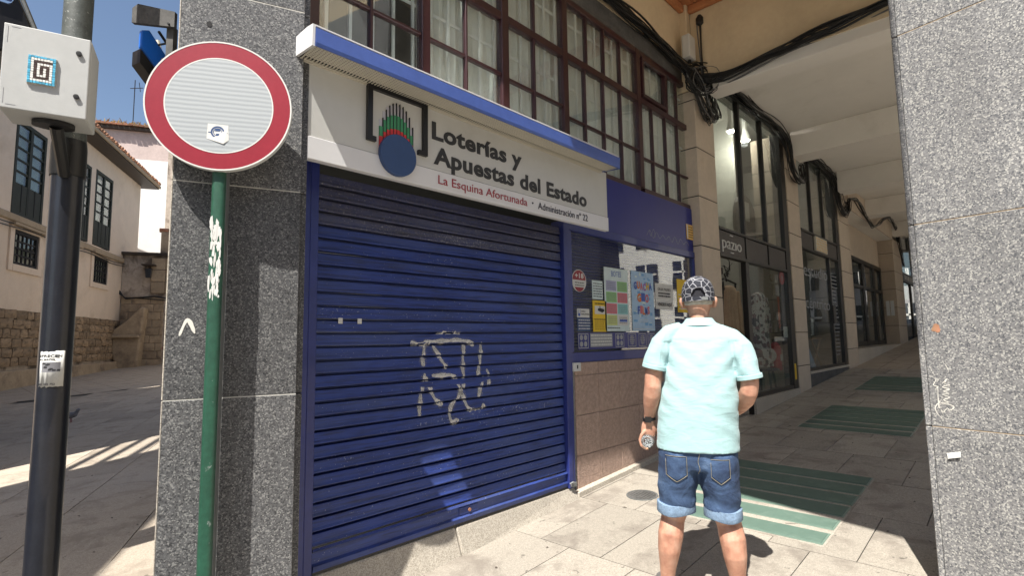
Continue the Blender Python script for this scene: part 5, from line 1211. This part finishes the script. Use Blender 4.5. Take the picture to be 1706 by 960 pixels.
# across the square: what the panes reflect
def opposite(lab, x0, x1, y0, y1, h, m, nx, nz, grp='buildings across the square', bay=0, face='y'):
    t = thing('apartment_block', lab, 'building', ((x0+x1)/2, (y0+y1)/2, gz(x0)), grp)
    obj('wall', MB().box(x0, x1, y0, y1, -1.5, h), m, t)
    pxw = (x1-x0)/nx; ph = (h-1.5)/nz
    for i in range(nx):
        for j in range(nz):
            a = x0+pxw*(i+.15); b = x0+pxw*(i+.85); z = 1.6+ph*j
            obj('window', MB().box(a, b, y1-.02, y1+.05, z, z+ph*.55), 'window_dark', t)
            if bay: obj('window_frame', MB().box((a+b)/2-.06, (a+b)/2+.06, y1+.051, y1+.11, z, z+ph*.55).box(a, b, y1+.051, y1+.10, z+ph*.30, z+ph*.34), 'building_white', t)
        for j in range(nz): obj('balcony', MB().box(x0+pxw*(i+.08), x0+pxw*(i+.92), y1+.002, y1+.4, 1.35+ph*j, 1.5+ph*j), m, t)
    # side facing the shops
    py_n = max(1, int((y1-y0)/1.7)); lit_ = bay
    for i in range(py_n):
        for j in range(nz): a = y0+(y1-y0)*(i+.2)/py_n; b = y0+(y1-y0)*(i+.8)/py_n; w0 = obj('window', MB().box(x0-.05, x0+.02, a, b, 1.6+ph*j, 1.6+ph*(j+.6)), 'window_dark', t); obj('window_bars', MB().box(x0-.10, x0-.051, a, b, 1.6+ph*(j+.34), 1.6+ph*(j+.38)).box(x0-.10, x0-.0505, (a+b)/2-.05, (a+b)/2+.05, 1.6+ph*j, 1.6+ph*(j+.6)), 'building_white', w0)
    return t
opposite('white apartment block with glazed bays across the square', 21, 34, -10.5, -3.6, 17, 'building_white', 6, 8, bay=1)
opposite('grey stone building facing the shutter across the square', -6, 9, -26, -17, 13, 'building_grey', 6, 4)
opposite('pale corner building at the far left of the square', -24, -9, -26, -17, 15, 'building_white', 6, 5)

opposite('dark unseen apartment block added to darken the shop pane reflections', 40, 52, -34, 1.5, 16, 'building_grey', 4, 5)  # added so the shop glass mirrors a dark front instead of sky
for k, x in enumerate((9.3, 14.9, 18.4, 22.6)):
    t = thing('granite_column', ['first granite arcade pier behind the big right column', 'second granite arcade pier behind the big right column', 'third granite arcade pier behind the big right column', 'fourth granite arcade pier behind the big right column'][k], 'pillar', (x, -.9, gz(x)))
    obj('shaft', MB().box(x-.35, x+.35, -1.3, -.5, gz(x)-.1, 5.7), 'granite_light', t)
# ================================================================== PEOPLE
def ell(c, rx, ry, ax=(1, 0, 0), ay=(0, 1, 0), n=24, p=2.0):
    ax = Vector(ax); ay = Vector(ay); c = Vector(c); out = []
    for k in range(n):
        a = 2*math.pi*k/n; ca, sa = math.cos(a), math.sin(a)
        ca = math.copysign(abs(ca)**(2/p), ca); sa = math.copysign(abs(sa)**(2/p), sa); out.append(c+ax*rx*ca+ay*ry*sa)
    return out
def limb(mb, pts, n=16):
    """pts: (x, y, z, rx, ry): closed tapering limb with flattened sections"""
    P = [Vector(p[:3]) for p in pts]; rings = []
    for i, p in enumerate(pts):
        d = (P[min(i+1, len(P)-1)]-P[max(i-1, 0)]).normalized(); ax = Vector((1, 0, 0)); ax = (ax-d*ax.dot(d)).normalized(); ay = d.cross(ax)
        rings.append(ell(P[i], p[3], p[4] if len(p) > 4 else p[3], ax, ay, n))
    mb.loft(rings); return mb
def remeshed(mb, name, voxel, it=3, fac=.5):
    me = mb.mesh(name); o = bpy.data.objects.new(name, me); COL.objects.link(o)
    r = o.modifiers.new('r', 'REMESH'); r.mode = 'VOXEL'; r.voxel_size = voxel; r.use_smooth_shade = True
    s = o.modifiers.new('s', 'SMOOTH'); s.iterations = it; s.factor = fac
    out = evaluated_mesh(o, name); bpy.data.objects.remove(o); bpy.data.meshes.remove(me)
    out.polygons.foreach_set('use_smooth', [True]*len(out.polygons)); return out
def cloth_mat(name, c, fine=500, wr=.5, wscale=9, rough=.9):
    m, g = new_mat(name); co = g.coords(0); mp = g.new('ShaderNodeMapping'); mp.inputs['Scale'].default_value = (1, 1, 2.6); g.link(co, mp.inputs[0])
    n1 = g.noise(mp.outputs[0], wscale, 3, .5, .8); n2 = g.noise(co, fine, 2, .5)
    g.link(g.ramp(g.noise(co, 5, 3), [(.3, tuple(x*.94 for x in c)), (.7, tuple(min(1, x*1.05) for x in c))]), g.b.inputs['Base Color']); g.b.inputs['Roughness'].default_value = rough
    ad = g.new('ShaderNodeMath', operation='MULTIPLY_ADD'); g.link(n2, ad.inputs[0]); ad.inputs[1].default_value = .04; g.link(n1, ad.inputs[2]); g.bump(ad.outputs[0], wr, .02)
    g.b.inputs['Sheen Weight'].default_value = .15
cloth_mat('polo_aqua', (.31, .475, .49), wr=.24)
m, g = new_mat('skin'); co = g.coords(0)
g.link(g.ramp(g.noise(co, 14, 5, .6), [(.3, (.33, .15, .10)), (.5, (.47, .25, .17)), (.72, (.56, .34, .25))]), g.b.inputs['Base Color']); g.b.inputs['Roughness'].default_value = .55
g.b.inputs['Subsurface Weight'].default_value = .12; g.b.inputs['Subsurface Radius'].default_value = (.02, .008, .005); g.bump(g.noise(co, 90, 4, .6), .25, .004)
m, g = new_mat('denim'); co = g.coords(0)
fade = g.noise(co, 7, 4, .6); c1 = g.ramp(fade, [(.35, (.018, .035, .085)), (.6, (.045, .085, .17)), (.75, (.12, .19, .32))]); tw_ = g.new('ShaderNodeTexWave'); tw_.inputs['Scale'].default_value = 160; mp = g.new('ShaderNodeMapping'); mp.inputs['Rotation'].default_value = (0, .7, .6); g.link(co, mp.inputs[0]); g.link(mp.outputs[0], tw_.inputs['Vector'])
g.link(g.mix(.25, c1, tw_.outputs[0], 'OVERLAY'), g.b.inputs['Base Color']); g.b.inputs['Roughness'].default_value = .9
nw = g.noise(co, 12, 4, .55, .6); g.bump(nw, .6, .02)
mat('denim_cuff', (.17, .25, .36), .9, .25, 16, .4, 60)
mat('denim_stitch', (.30, .27, .20), .9, .1, 30)
m, g = new_mat('cap_print'); co = g.coords(0)
v = g.new('ShaderNodeTexVoronoi'); v.feature = 'DISTANCE_TO_EDGE'; v.inputs['Scale'].default_value = 27; mp = g.new('ShaderNodeMapping'); mp.inputs['Scale'].default_value = (1, 1, 1.25); g.link(co, mp.inputs[0]); g.link(mp.outputs[0], v.inputs['Vector'])
g.link(g.ramp(v.outputs['Distance'], [(.035, (.27, .275, .30)), (.075, (.016, .018, .028))]), g.b.inputs['Base Color']); g.b.inputs['Roughness'].default_value = .85
mat('hair_grey', (.42, .38, .33), .8, .2, 60, .6, 200)
mat('shoe_grey', (.16, .15, .15), .7, .15, 10)

def fold_displace(me, amp, fn):
    n = len(me.vertices); co = np.empty(n*3, np.float32); me.vertices.foreach_get('co', co); co = co.reshape(-1, 3)
    no = np.empty(n*3, np.float32); me.vertex_normals.foreach_get('vector', no); no = no.reshape(-1, 3)
    d = np.array([fn(Vector(c)) for c in co], np.float32)*amp
    co += no*d[:, None]; me.vertices.foreach_set('co', co.ravel()); me.update()

def build_man():
    F = (2.73, 1.28, gz(2.73)); A = R(-64.88)
    root = thing('person', 'man seen from behind in aqua polo, denim shorts and patterned cap', 'person', F); root.rotation_euler = (0, 0, A)
    T = frame(F, A)
    def put(name, me, m):
        o = bpy.data.objects.new(name, me); COL.objects.link(o); o.parent = root
        if not me.materials: me.materials.append(MAT[m])
        return o
    # --- body: one continuous skin from head to feet, x right, y forward
    b = MB()
    hx, hy = .043, .07
    b.loft([ell((hx, hy+.005, 1.385), .052, .055), ell((hx, hy, 1.43), .050, .055), ell((hx, hy+.008, 1.462), .052, .06), ell((hx, hy+.02, 1.50), .066, .082), ell((hx, hy+.022, 1.54), .075, .096), ell((hx, hy+.02, 1.585), .077, .099), ell((hx, hy+.012, 1.63), .066, .085), ell((hx, hy+.008, 1.652), .038, .05)])
    b.loft([ell((hx, hy+.075, 1.445), .022, .02), ell((hx, hy+.085, 1.46), .038, .03), ell((hx, hy+.09, 1.49), .048, .034), ell((hx, hy+.09, 1.53), .052, .032), ell((hx, hy+.085, 1.57), .055, .03)])
    b.loft([ell((hx, hy+.125, 1.505), .015, .012), ell((hx, hy+.128, 1.515), .014, .017), ell((hx, hy+.118, 1.545), .008, .012)])          # nose
    b.loft([ell((hx, hy+.112, 1.478), .022, .010), ell((hx, hy+.114, 1.485), .024, .012), ell((hx, hy+.110, 1.492), .02, .010)])                # lips
    for s in (-1, 1):
        b.loft([ell((hx+s*.080, hy+.012, 1.492), .009, .012), ell((hx+s*.086, hy+.008, 1.508), .011, .018), ell((hx+s*.089, hy+.005, 1.530), .012, .022), ell((hx+s*.086, hy+.006, 1.552), .010, .017)])   # ears
        b.loft([ell((hx+s*.031, hy+.103, 1.528), .010, .008), ell((hx+s*.031, hy+.106, 1.535), .013, .010), ell((hx+s*.031, hy+.103, 1.542), .010, .008)])   # eyes
    b.loft([ell((.03, .03, .80), .150, .105), ell((.02, .02, .95), .160, .115), ell((.025, .03, 1.15), .165, .115), ell((.035, .045, 1.30), .15, .10), ell((.043, .06, 1.38), .09, .07), ell((.043, .065, 1.42), .056, .056)])
    # legs
    limb(b, [(-.085, .0, .80, .09, .10), (-.10, .0, .62, .088, .095), (-.122, .01, .45, .070, .076), (-.137, .01, .385, .060, .066), (-.150, -.018, .315, .064, .072), (-.160, -.022, .24, .057, .064), (-.170, -.012, .15, .042, .046), (-.176, -.002, .085, .035, .040), (-.178, .005, .04, .036, .045)])
    limb(b, [(.095, .0, .80, .09, .10), (.105, .0, .62, .088, .095), (.122, .012, .45, .070, .076), (.138, .012, .385, .061, .066), (.150, -.012, .315, .064, .072), (.157, -.02, .24, .057, .064), (.163, -.01, .15, .042, .046), (.168, .0, .085, .035, .040), (.17, .005, .04, .036, .045)])
    for x, a in ((-.178, -.12), (.17, .14)):
        limb(b, [(x, -.065, .035, .028, .03), (x, -.03, .045, .038, .04), (x+a*.05, .03, .045, .042, .04), (x+a*.12, .10, .03, .046, .028), (x+a*.18, .155, .022, .042, .02), (x+a*.2, .18, .02, .03, .016)])
    # arms
    limb(b, [(-.10, .03, 1.345, .042, .045), (-.158, .008, 1.288, .046, .048), (-.184, -.012, 1.225, .046, .048), (-.198, -.022, 1.175, .046, .048), (-.206, -.032, 1.12, .0445, .048), (-.209, -.04, 1.075, .044, .048), (-.215, -.03, 1.03, .046, .046), (-.224, -.01, .98, .041, .041), (-.234, .015, .925, .031, .032), (-.239, .025, .895, .028, .030), (-.241, .03, .87, .033, .028)], 16)
    limb(b, [(.19, .04, 1.325, .042, .045), (.236, .02, 1.26, .046, .048), (.258, .0, 1.19, .046, .048), (.270, -.01, 1.125, .046, .048), (.270, -.02, 1.09, .044, .048), (.264, -.02, 1.055, .044, .047), (.250, .025, 1.01, .045, .045), (.222, .09, .965, .040, .040), (.180, .16, .92, .030, .032), (.166, .185, .90, .027, .029), (.155, .20, .885, .033, .026)], 16)
    # left hand, back of the hand to the camera, closed round a bottle that points forward
    limb(b, [(-.241, .03, .885, .030, .027), (-.244, .03, .86, .038, .027), (-.246, .03, .83, .041, .026), (-.247, .03, .803, .038, .022)], 14)
    for i in range(4):
        y0 = .005+.022*i; x0 = -.284
        limb(b, [(-.262, y0+.004, .835, .0105), (-.281+.002*i, y0+.002, .812, .0105), (-.290+.002*i, y0, .785, .0100), (-.284+.002*i, y0, .757-.001*i, .0095), (-.266, y0+.001, .742, .0090), (-.246-.003*i, y0+.002, .737, .0080)], 8)
    limb(b, [(-.222, .03, .855, .014), (-.204, .045, .835, .013), (-.195, .06, .81, .012), (-.198, .075, .787, .0105), (-.207, .082, .772, .009)], 8)
    # right hand held in front
    b.T = lambda x, y, z: (x-.065, y+.012, z+.022)
    limb(b, [(.222, .18, .875, .029, .026), (.214, .205, .855, .038, .026), (.206, .23, .835, .040, .024), (.200, .25, .822, .036, .02)], 14)
    for i in range(4):
        x0 = .172+.021*i; L_ = (.9, 1.05, 1.0, .8)[i]
        limb(b, [(x0+.003, .243, .828, .0105), (x0, .262, .808, .010), (x0-.002, .272, .783, .0095), (x0-.003, .268, .757-.006*L_, .009), (x0-.003, .254, .742-.01*L_, .008)], 8)
    limb(b, [(.186, .20, .85, .014), (.168, .21, .83, .013), (.158, .225, .81, .0115), (.157, .24, .795, .009)], 8)
    b.T = None
    me = remeshed(b, 'skin_body', .0048, 3, .5); me.name = 'body'
    put('body', me, 'skin')
    # hair fringe below the cap
    h = MB()
    h.loft([ell((hx, hy+.016, 1.507), .068, .083), ell((hx, hy+.018, 1.517), .0755, .093), ell((hx, hy+.019, 1.535), .0785, .099), ell((hx, hy+.017, 1.58), .0795, .1015)])
    me = remeshed(h, 'hair', .006, 2, .5); put('hair', me, 'hair_grey')
    # --- polo shirt
    s = MB()
    rg = [(.004, .008, .755, .208, .152), (.004, .008, .78, .207, .150), (.008, .01, .86, .203, .148), (.012, .012, .95, .200, .148), (.022, .018, 1.05, .194, .146), (.03, .024, 1.14, .180, .142), (.037, .03, 1.21, .172, .134), (.042, .036, 1.28, .174, .124), (.044, .042, 1.335, .178, .110), (.044, .05, 1.372, .150, .094), (.043, .058, 1.402, .105, .080), (.043, .062, 1.42, .070, .070), (.043, .064, 1.432, .062, .066)]
    s.loft([ell(r[:3], r[3], r[4], n=36, p=2.35 if r[2] < 1.3 else 2.1) for r in rg])
    limb(s, [(-.05, .045, 1.375, .040, .058), (-.110, .030, 1.352, .054, .066), (-.158, .008, 1.297, .063, .072), (-.182, -.012, 1.235, .061, .072), (-.199, -.022, 1.176, .061, .073)], 20)
    limb(s, [(.135, .05, 1.365, .040, .058), (.192, .04, 1.328, .054, .066), (.236, .02, 1.268, .063, .072), (.257, .0, 1.195, .062, .072), (.271, -.008, 1.125, .059, .072)], 20)
    me = remeshed(s, 'polo_shirt', .006, 4, .5)
    def folds(c):
        x, y, z = c
        q = 0
        w = mnoise.noise(Vector((x*3.2+1, y*3, z*2.6)))
        q += .75*math.sin(z*44+x*16*(1 if x > .03 else -1)+5*w)*max(0, 1-abs(z-.92)/.15)*max(0, .35+mnoise.noise(Vector((x*5+4, z*4, 2))))
        q += .9*mnoise.noise(Vector((x*6+z*3, y*5, z*9-x*4)))*max(.25, 1-abs(z-.98)/.3)
        q += .30*mnoise.noise(Vector((x*20+z*12, y*9, z*26+x*10)))
        q -= 1.3*math.exp(-((x-.04)/.05)**2)*max(0, 1-abs(z-.98)/.2)          # hollow of the back
        # drags from the armpits
        for ax_, sg_ in ((-.14, 1), (.225, -1)):
            dx, dz = (x-ax_)*sg_, z-1.235
            if -.02 < dx < .2 and -.28 < dz < .08: q += 1.3*math.sin((dz+dx*.9)*50)*math.exp(-abs(dx)*8)*math.exp(-abs(dz)*4)
        if abs(x-.04) > .17 and z > 1.1: q += .7*math.sin(z*46+abs(x-.04)*50+3*w)
        return q
    fold_displace(me, .0050, folds)
    put('polo_shirt', me, 'polo_aqua')
    c_ = MB(); c_.smooth = True
    n = 40
    def ringat(z, r1, r2, yo): return ell((.043, .064+yo, z), r1, r2, n=n)
    c_.loft([ringat(1.396, .102, .090, -.009), ringat(1.410, .0875, .085, -.006), ringat(1.425, .0755, .0775, -.003), ringat(1.437, .0675, .0715, .0), ringat(1.438, .064, .068, .002), ringat(1.42, .058, .062, .002)])
    put('collar', c_.mesh('collar'), 'polo_aqua')
    for (cx_, cy_, cz_, ax_) in ((-.1985, -.0225, 1.172, (.975, .0, -.22)), (.2715, -.0085, 1.121, (.985, 0, .17))):
        cu = MB(); cu.smooth = True; ax = Vector(ax_).normalized(); ay = Vector((0, 1, 0)); up_ = ax.cross(ay)
        cu.loft([ell(Vector((cx_, cy_, cz_))+up_*.020, .0620, .0745, ax, ay, 32), ell(Vector((cx_, cy_, cz_))+up_*.017, .0645, .0770, ax, ay, 32), ell(Vector((cx_, cy_, cz_))-up_*.001, .0648, .0774, ax, ay, 32), ell(Vector((cx_, cy_, cz_))-up_*.003, .0625, .0742, ax, ay, 32), ell(Vector((cx_, cy_, cz_))+up_*.004, .054, .063, ax, ay, 32)])
        put('sleeve_band', cu.mesh('sleeve_band'), 'polo_aqua')
    # --- denim shorts
    d = MB()
    d.loft([ell((.004, .005, .66), .175, .118, p=2.4), ell((.004, .004, .72), .192, .134, p=2.4), ell((.004, .004, .80), .196, .140, p=2.3), ell((.006, .008, .90), .182, .128)])
    limb(d, [(-.086, .0, .74, .108, .132), (-.100, .0, .62, .104, .122), (-.112, .006, .52, .094, .108), (-.117, .008, .435, .091, .102)], 24)
    limb(d, [(.094, .0, .74, .106, .132), (.101, .0, .62, .101, .122), (.108, .008, .52, .090, .106), (.112, .01, .425, .087, .100)], 24)
    me = remeshed(d, 'denim_shorts', .0075, 3, .5)
    def dfold(c):
        x, y, z = c; q = .9*mnoise.noise(Vector((x*9, y*8, z*17)))+.4*mnoise.noise(Vector((x*20, y*16, z*40)))
        if z < .56: q += .7*math.sin(z*55+x*22+2*mnoise.noise(Vector((x*6, y*6, z*5))))*(1-abs(z-.48)/.1 if abs(z-.48) < .1 else 0)
        return q
    fold_displace(me, .0055, dfold); sho = put('denim_shorts', me, 'denim')
    def cuff(x, y, z, rx, ry, tl):
        cu = MB(); cu.smooth = True
        rings = []
        for dz, k in ((.055, 1.0), (.052, 1.055), (.03, 1.07), (.004, 1.075), (0, 1.05), (.004, .96), (.03, .93)):
            rings.append([Vector((x+math.cos(a)*rx*k, y+math.sin(a)*ry*k, z+dz+tl*math.cos(a)+.004*math.sin(3*a+x*20))) for a in [2*math.pi*i/36 for i in range(36)]])
        cu.loft(rings); return put('rolled_cuff', cu.mesh('rolled_cuff'), 'denim_cuff')
    cuff(-.117, .008, .428, .092, .103, .004); cuff(.112, .01, .416, .088, .101, -.005)
    # seat pockets and seams, lying on the denim: found by casting rays at the finished cloth
    from mathutils.bvhtree import BVHTree
    bv = BVHTree.FromPolygons([v.co for v in me.vertices], [p.vertices for p in me.polygons])
    def onback(x, z, off=.0015):
        h_ = bv.ray_cast(Vector((x, -.5, z)), Vector((0, 1, 0))); return (h_[0].y-off) if h_[0] else -.12
    for pts in ([(-.155, .735), (-.055, .73), (-.052, .635), (-.10, .605), (-.15, .64)], [(.062, .728), (.15, .728), (.15, .64), (.105, .605), (.065, .63)]):
        pm = MB(); n_ = 10; xs = [p[0] for p in pts]; x0, x1 = min(xs), max(xs); zt = pts[0][1]
        for j in range(n_+1):
            for i in range(n_+1):
                u = i/n_; x = x0+(x1-x0)*u; zb = .638-.032*(1-abs(2*u-1)); z = zt+(zb-zt)*j/n_; pm.v.append((x, onback(x, z, .0035), z))
        pm.f = [(j*(n_+1)+i, j*(n_+1)+i+1, (j+1)*(n_+1)+i+1, (j+1)*(n_+1)+i) for j in range(n_) for i in range(n_)]; pm.smooth = True
        po = put('back_pocket', pm.mesh('back_pocket'), 'denim'); so_ = po.modifiers.new('solid', 'SOLIDIFY'); so_.thickness = .003
        loop = [(x0, zt), (x1, zt), (x1, .64), ((x0+x1)/2, .607), (x0, .64), (x0, zt)]; lp2 = []
        for a_, b_ in zip(loop[:-1], loop[1:]): lp2 += [(a_[0]+(b_[0]-a_[0])*k/6, a_[1]+(b_[1]-a_[1])*k/6) for k in range(6)]
        stt = MB().tube([(x, onback(x, z, .0058), z) for x, z in lp2], .0011, 5); put('pocket_stitching', stt.mesh('pocket_stitching'), 'denim_stitch')
    put('seat_seam', MB().tube([(.006+.004*math.sin(k), onback(.006, .77-.012*k, .002), .77-.012*k) for k in range(12)], .0013, 5).mesh('seat_seam'), 'denim_stitch')
    # --- cap
    cpm = MB(); cpm.smooth = True; n = 72; rings = []
    lev = ((1.533, .0865, .111, .016), (1.545, .0875, .112, .016), (1.58, .087, .111, .014), (1.612, .0805, .103, .010), (1.640, .066, .085, .006), (1.658, .045, .058, .004), (1.668, .022, .028, .003), (1.671, .006, .008, .003))
    for a_, b_ in zip(lev[:-1], lev[1:]):
        for q in range(4): rings.append([a_[i]+(b_[i]-a_[i])*q/4 for i in range(4)])
    rings.append(lev[-1]); rings = [ell((hx, hy+r[3], r[0]-.001), r[1], r[2], n=n) for r in rings]
    cpm.loft(rings); keep = []
    for f in cpm.f:         # the arch left open above the strap at the back
        cx_ = sum(cpm.v[i][0] for i in f)/len(f)-hx; cy_ = sum(cpm.v[i][1] for i in f)/len(f)-hy; cz_ = sum(cpm.v[i][2] for i in f)/len(f)
        if len(f) > 4 and cz_ < 1.55: continue
        if cy_ < -.04 and cz_ > 1.546 and (cx_/.040)**2+((cz_-1.546)/.048)**2 < 1: continue
        keep.append(f)
    cpm.f = keep
    co_ = put('cap', cpm.mesh('cap'), 'cap_print'); sm = co_.modifiers.new('solid', 'SOLIDIFY'); sm.thickness = .003
    mat('cap_dark', (.012, .012, .018), .85, .1)
    put('cap_gap', MB().loft([ell((hx, hy+.017, 1.54), .083, .1055, n=32), ell((hx, hy+.014, 1.605), .0785, .1, n=32)]).mesh('cap_gap'), 'hair_dark' if 'hair_dark' in MAT else 'cap_dark')
    st_ = MB(); st_.smooth = True; rr2 = []
    for z, k in ((1.529, 1.0), (1.528, 1.02), (1.548, 1.02), (1.549, 1.0)): rr2.append(ell((hx, hy+.016, z), .0875*k, .1125*k, n=n))
    v0 = len(st_.v); st_.loft(rr2); st_.f = st_.f[:-2]; put('cap_strap', st_.mesh('cap_strap'), 'cap_print')
    put('cap_buckle', MB().box(hx+.018, hx+.048, hy-.1015, hy-.094, 1.530, 1.547).mesh('cap_buckle'), 'post_metal')
    vis = MB(); vis.smooth = True; nn = 15; top = []
    for i in range(nn): a = R(20+140*i/(nn-1)); top.append((hx+.083*math.cos(a), hy+.016+.108*math.sin(a), 1.536)); 
    out_ = [(hx+.078*math.cos(R(20+140*i/(nn-1))), hy+.02+.185*math.sin(R(20+140*i/(nn-1)))**.8, 1.518-.006*abs(i-7)/7) for i in range(nn)]
    vis.v = top+out_; vis.f = [(i, i+1, nn+i+1, nn+i) for i in range(nn-1)]; vo = put('cap_visor', vis.mesh('cap_visor'), 'cap_print'); sm = vo.modifiers.new('solid', 'SOLIDIFY'); sm.thickness = .004
    # --- watch
    wc = MB(); wc.smooth = True; ax = Vector((1, 0, .15)).normalized(); ay = Vector((0, 1, .1)).normalized(); dn = ax.cross(ay)
    wcen = Vector((-.239, .024, .898)); wc.loft([ell(wcen-dn*.009, .0315, .034, ax, ay, 24), ell(wcen-dn*.009, .0345, .037, ax, ay, 24), ell(wcen+dn*.009, .0345, .037, ax, ay, 24), ell(wcen+dn*.009, .0315, .034, ax, ay, 24)]); put('wrist_watch', wc.mesh('wrist_watch'), 'black_rubber')
    put('watch_case', MB().box(-.258, -.226, -.019, -.009, .881, .912).mesh('watch_case'), 'frame_black')
    # shoes
    for x, a in ((-.178, -.12), (.17, .14)):
        sb = MB(); sb.smooth = True
        limb(sb, [(x, -.078, .035, .028, .034), (x, -.05, .042, .040, .043), (x+a*.05, .02, .045, .046, .046), (x+a*.12, .10, .036, .050, .036), (x+a*.18, .16, .027, .046, .026), (x+a*.21, .195, .022, .03, .02)], 18); put('shoe', sb.mesh('shoe'), 'shoe_grey')
    return root, T
man, TM = build_man()
# bottle in his left hand: its round base points back at us
m, g = new_mat('bottle_plastic'); g.b.inputs['Base Color'].default_value = (.9, .94, .96, 1); g.b.inputs['Roughness'].default_value = .08; g.b.inputs['Transmission Weight'].default_value = .92; g.b.inputs['IOR'].default_value = 1.3
bo_ = thing('water_bottle', 'clear plastic water bottle held in his left hand', 'bottle', TM(-.247, .03, .787))
def TBt(u, v, z):   # bottle axis along the man's forward direction
    return TM(-.247+u, -.055+z, .789+v-.10*z)
mb = MB().lathe([(.012, .006), (.022, -.002), (.030, .0), (.0335, .008), (.034, .03), (.0325, .04), (.034, .05), (.034, .09), (.0325, .10), (.034, .11), (.034, .14), (.028, .165), (.014, .19), (.013, .205)], (0, 0, 0), 28, TBt); mb.smooth = True
obj('body', mb, 'bottle_plastic', bo_)
mb = MB(TBt)
for k in range(5):
    a = 2*math.pi*k/5; mb.tube([(.008*math.cos(a), .008*math.sin(a), .001), (.026*math.cos(a), .026*math.sin(a), -.004)], .004, 6)
obj('base_ribs', mb, 'bottle_plastic', bo_)
mb = MB().lathe([(.015, .200), (.015, .222)], (0, 0, 0), 18, TBt); obj('cap', mb, 'bar_white', bo_)

# passer-by far down the street, half hidden by the pillar
TX = frame(TR(2.75, -2.0, 0)[:2], R(-60)); zf = gz(TX(0, 0, 0)[0])
pb = thing('person', 'passer-by in dark clothes bending far down the street beside the pillar', 'person', TX(0, 0, zf))
b = MB(lambda u, v, z: TX(u, v, z+zf))
limb(b, [(-.1, 0, .9, .09), (-.11, .02, .5, .065), (-.12, 0, .1, .045), (-.12, .12, .04, .04)]); limb(b, [(.1, 0, .9, .09), (.12, .05, .5, .065), (.13, .0, .1, .045), (.13, .12, .04, .04)])
limb(b, [(0, 0, .85, .16, .12), (0, .06, 1.1, .16, .12), (0, .16, 1.35, .19, .11), (0, .22, 1.48, .07, .07)]); limb(b, [(0, .24, 1.47, .06), (0, .28, 1.58, .085, .1), (0, .3, 1.7, .075, .09), (0, .3, 1.74, .03)])
limb(b, [(-.18, .16, 1.38, .05), (-.27, .18, 1.15, .045), (-.34, .05, .92, .035), (-.36, .0, .83, .04)]); limb(b, [(.18, .16, 1.38, .05), (.24, .25, 1.12, .042), (.2, .4, .95, .032), (.18, .45, .9, .035)])
me = remeshed(b, 'body', .02, 3); o = link('body', me, 'skin', pb)
b = MB(lambda u, v, z: TX(u, v, z+zf)); limb(b, [(0, 0, .84, .175, .135), (0, .06, 1.1, .175, .135), (0, .16, 1.36, .205, .125), (0, .21, 1.44, .09, .09)]); me = remeshed(b, 'shirt', .02, 3); link('shirt', me, 'grey_plain', pb)
b = MB(lambda u, v, z: TX(u, v, z+zf)); limb(b, [(0, 0, .95, .17, .13), (0, 0, .82, .18, .14)]); limb(b, [(-.1, 0, .9, .1), (-.11, .02, .5, .08), (-.12, 0, .12, .065)]); limb(b, [(.1, 0, .9, .1), (.12, .05, .5, .08), (.13, 0, .12, .065)]); me = remeshed(b, 'trousers', .02, 3); link('trousers', me, 'ink', pb)

mb = MB(); rnd = random.Random(12)
for k in range(46):
    x, y = rnd.uniform(2.0, 7.5), rnd.uniform(.1, 2.6)
    if k % 3 == 0: x, y = rnd.uniform(.7, 2.2), rnd.uniform(4.3, 9)
    a, L_, W_ = rnd.uniform(0, 6.28), rnd.uniform(.008, .024), rnd.uniform(.004, .009); ca, sa = math.cos(a), math.sin(a); z = gz(x)+.003
    mb.add([(x+u*ca-v*sa, y+u*sa+v*ca, z+h_) for u, v, h_ in ((-L_, 0, 0), (0, W_, .004), (L_, 0, .001), (0, -W_, .002))]+[(x, y, z+.007)], [(0, 1, 4), (1, 2, 4), (2, 3, 4), (3, 0, 4)])
tag(obj('leaf_litter', mb, 'wood_dark'), 'dry leaf scraps and bits scattered over the paving', 'litter', kind='stuff')
# pigeon on the street
gx, gy = 2.05, 11.4
pgx = (1.62, 12.9); zp = gz(pgx[0]); TGn = frame((pgx[0], pgx[1], zp), R(-35))
pgn = thing('pigeon', 'small dark pigeon standing on the shaded street paving', 'bird', (pgx[0], pgx[1], zp))
b = MB(TGn); limb(b, [(-.17, 0, .10, .012), (-.10, 0, .12, .035, .03), (0, 0, .13, .062, .058), (.07, 0, .15, .05, .05), (.10, 0, .19, .03, .03), (.115, 0, .225, .03, .03), (.135, 0, .24, .02, .02), (.165, 0, .235, .006, .006)], 12); me = remeshed(b, 'body', .008, 2); link('body', me, 'ink_grey', pgn)
obj('leg', MB(TGn).tube([(.01, .02, .09), (.015, .02, 0)], .005, 5), 'sign_red', pgn); obj('leg', MB(TGn).tube([(.01, -.02, .09), (.015, -.02, 0)], .005, 5), 'sign_red', pgn)
print('slabs', nslab, 'stones', nst)
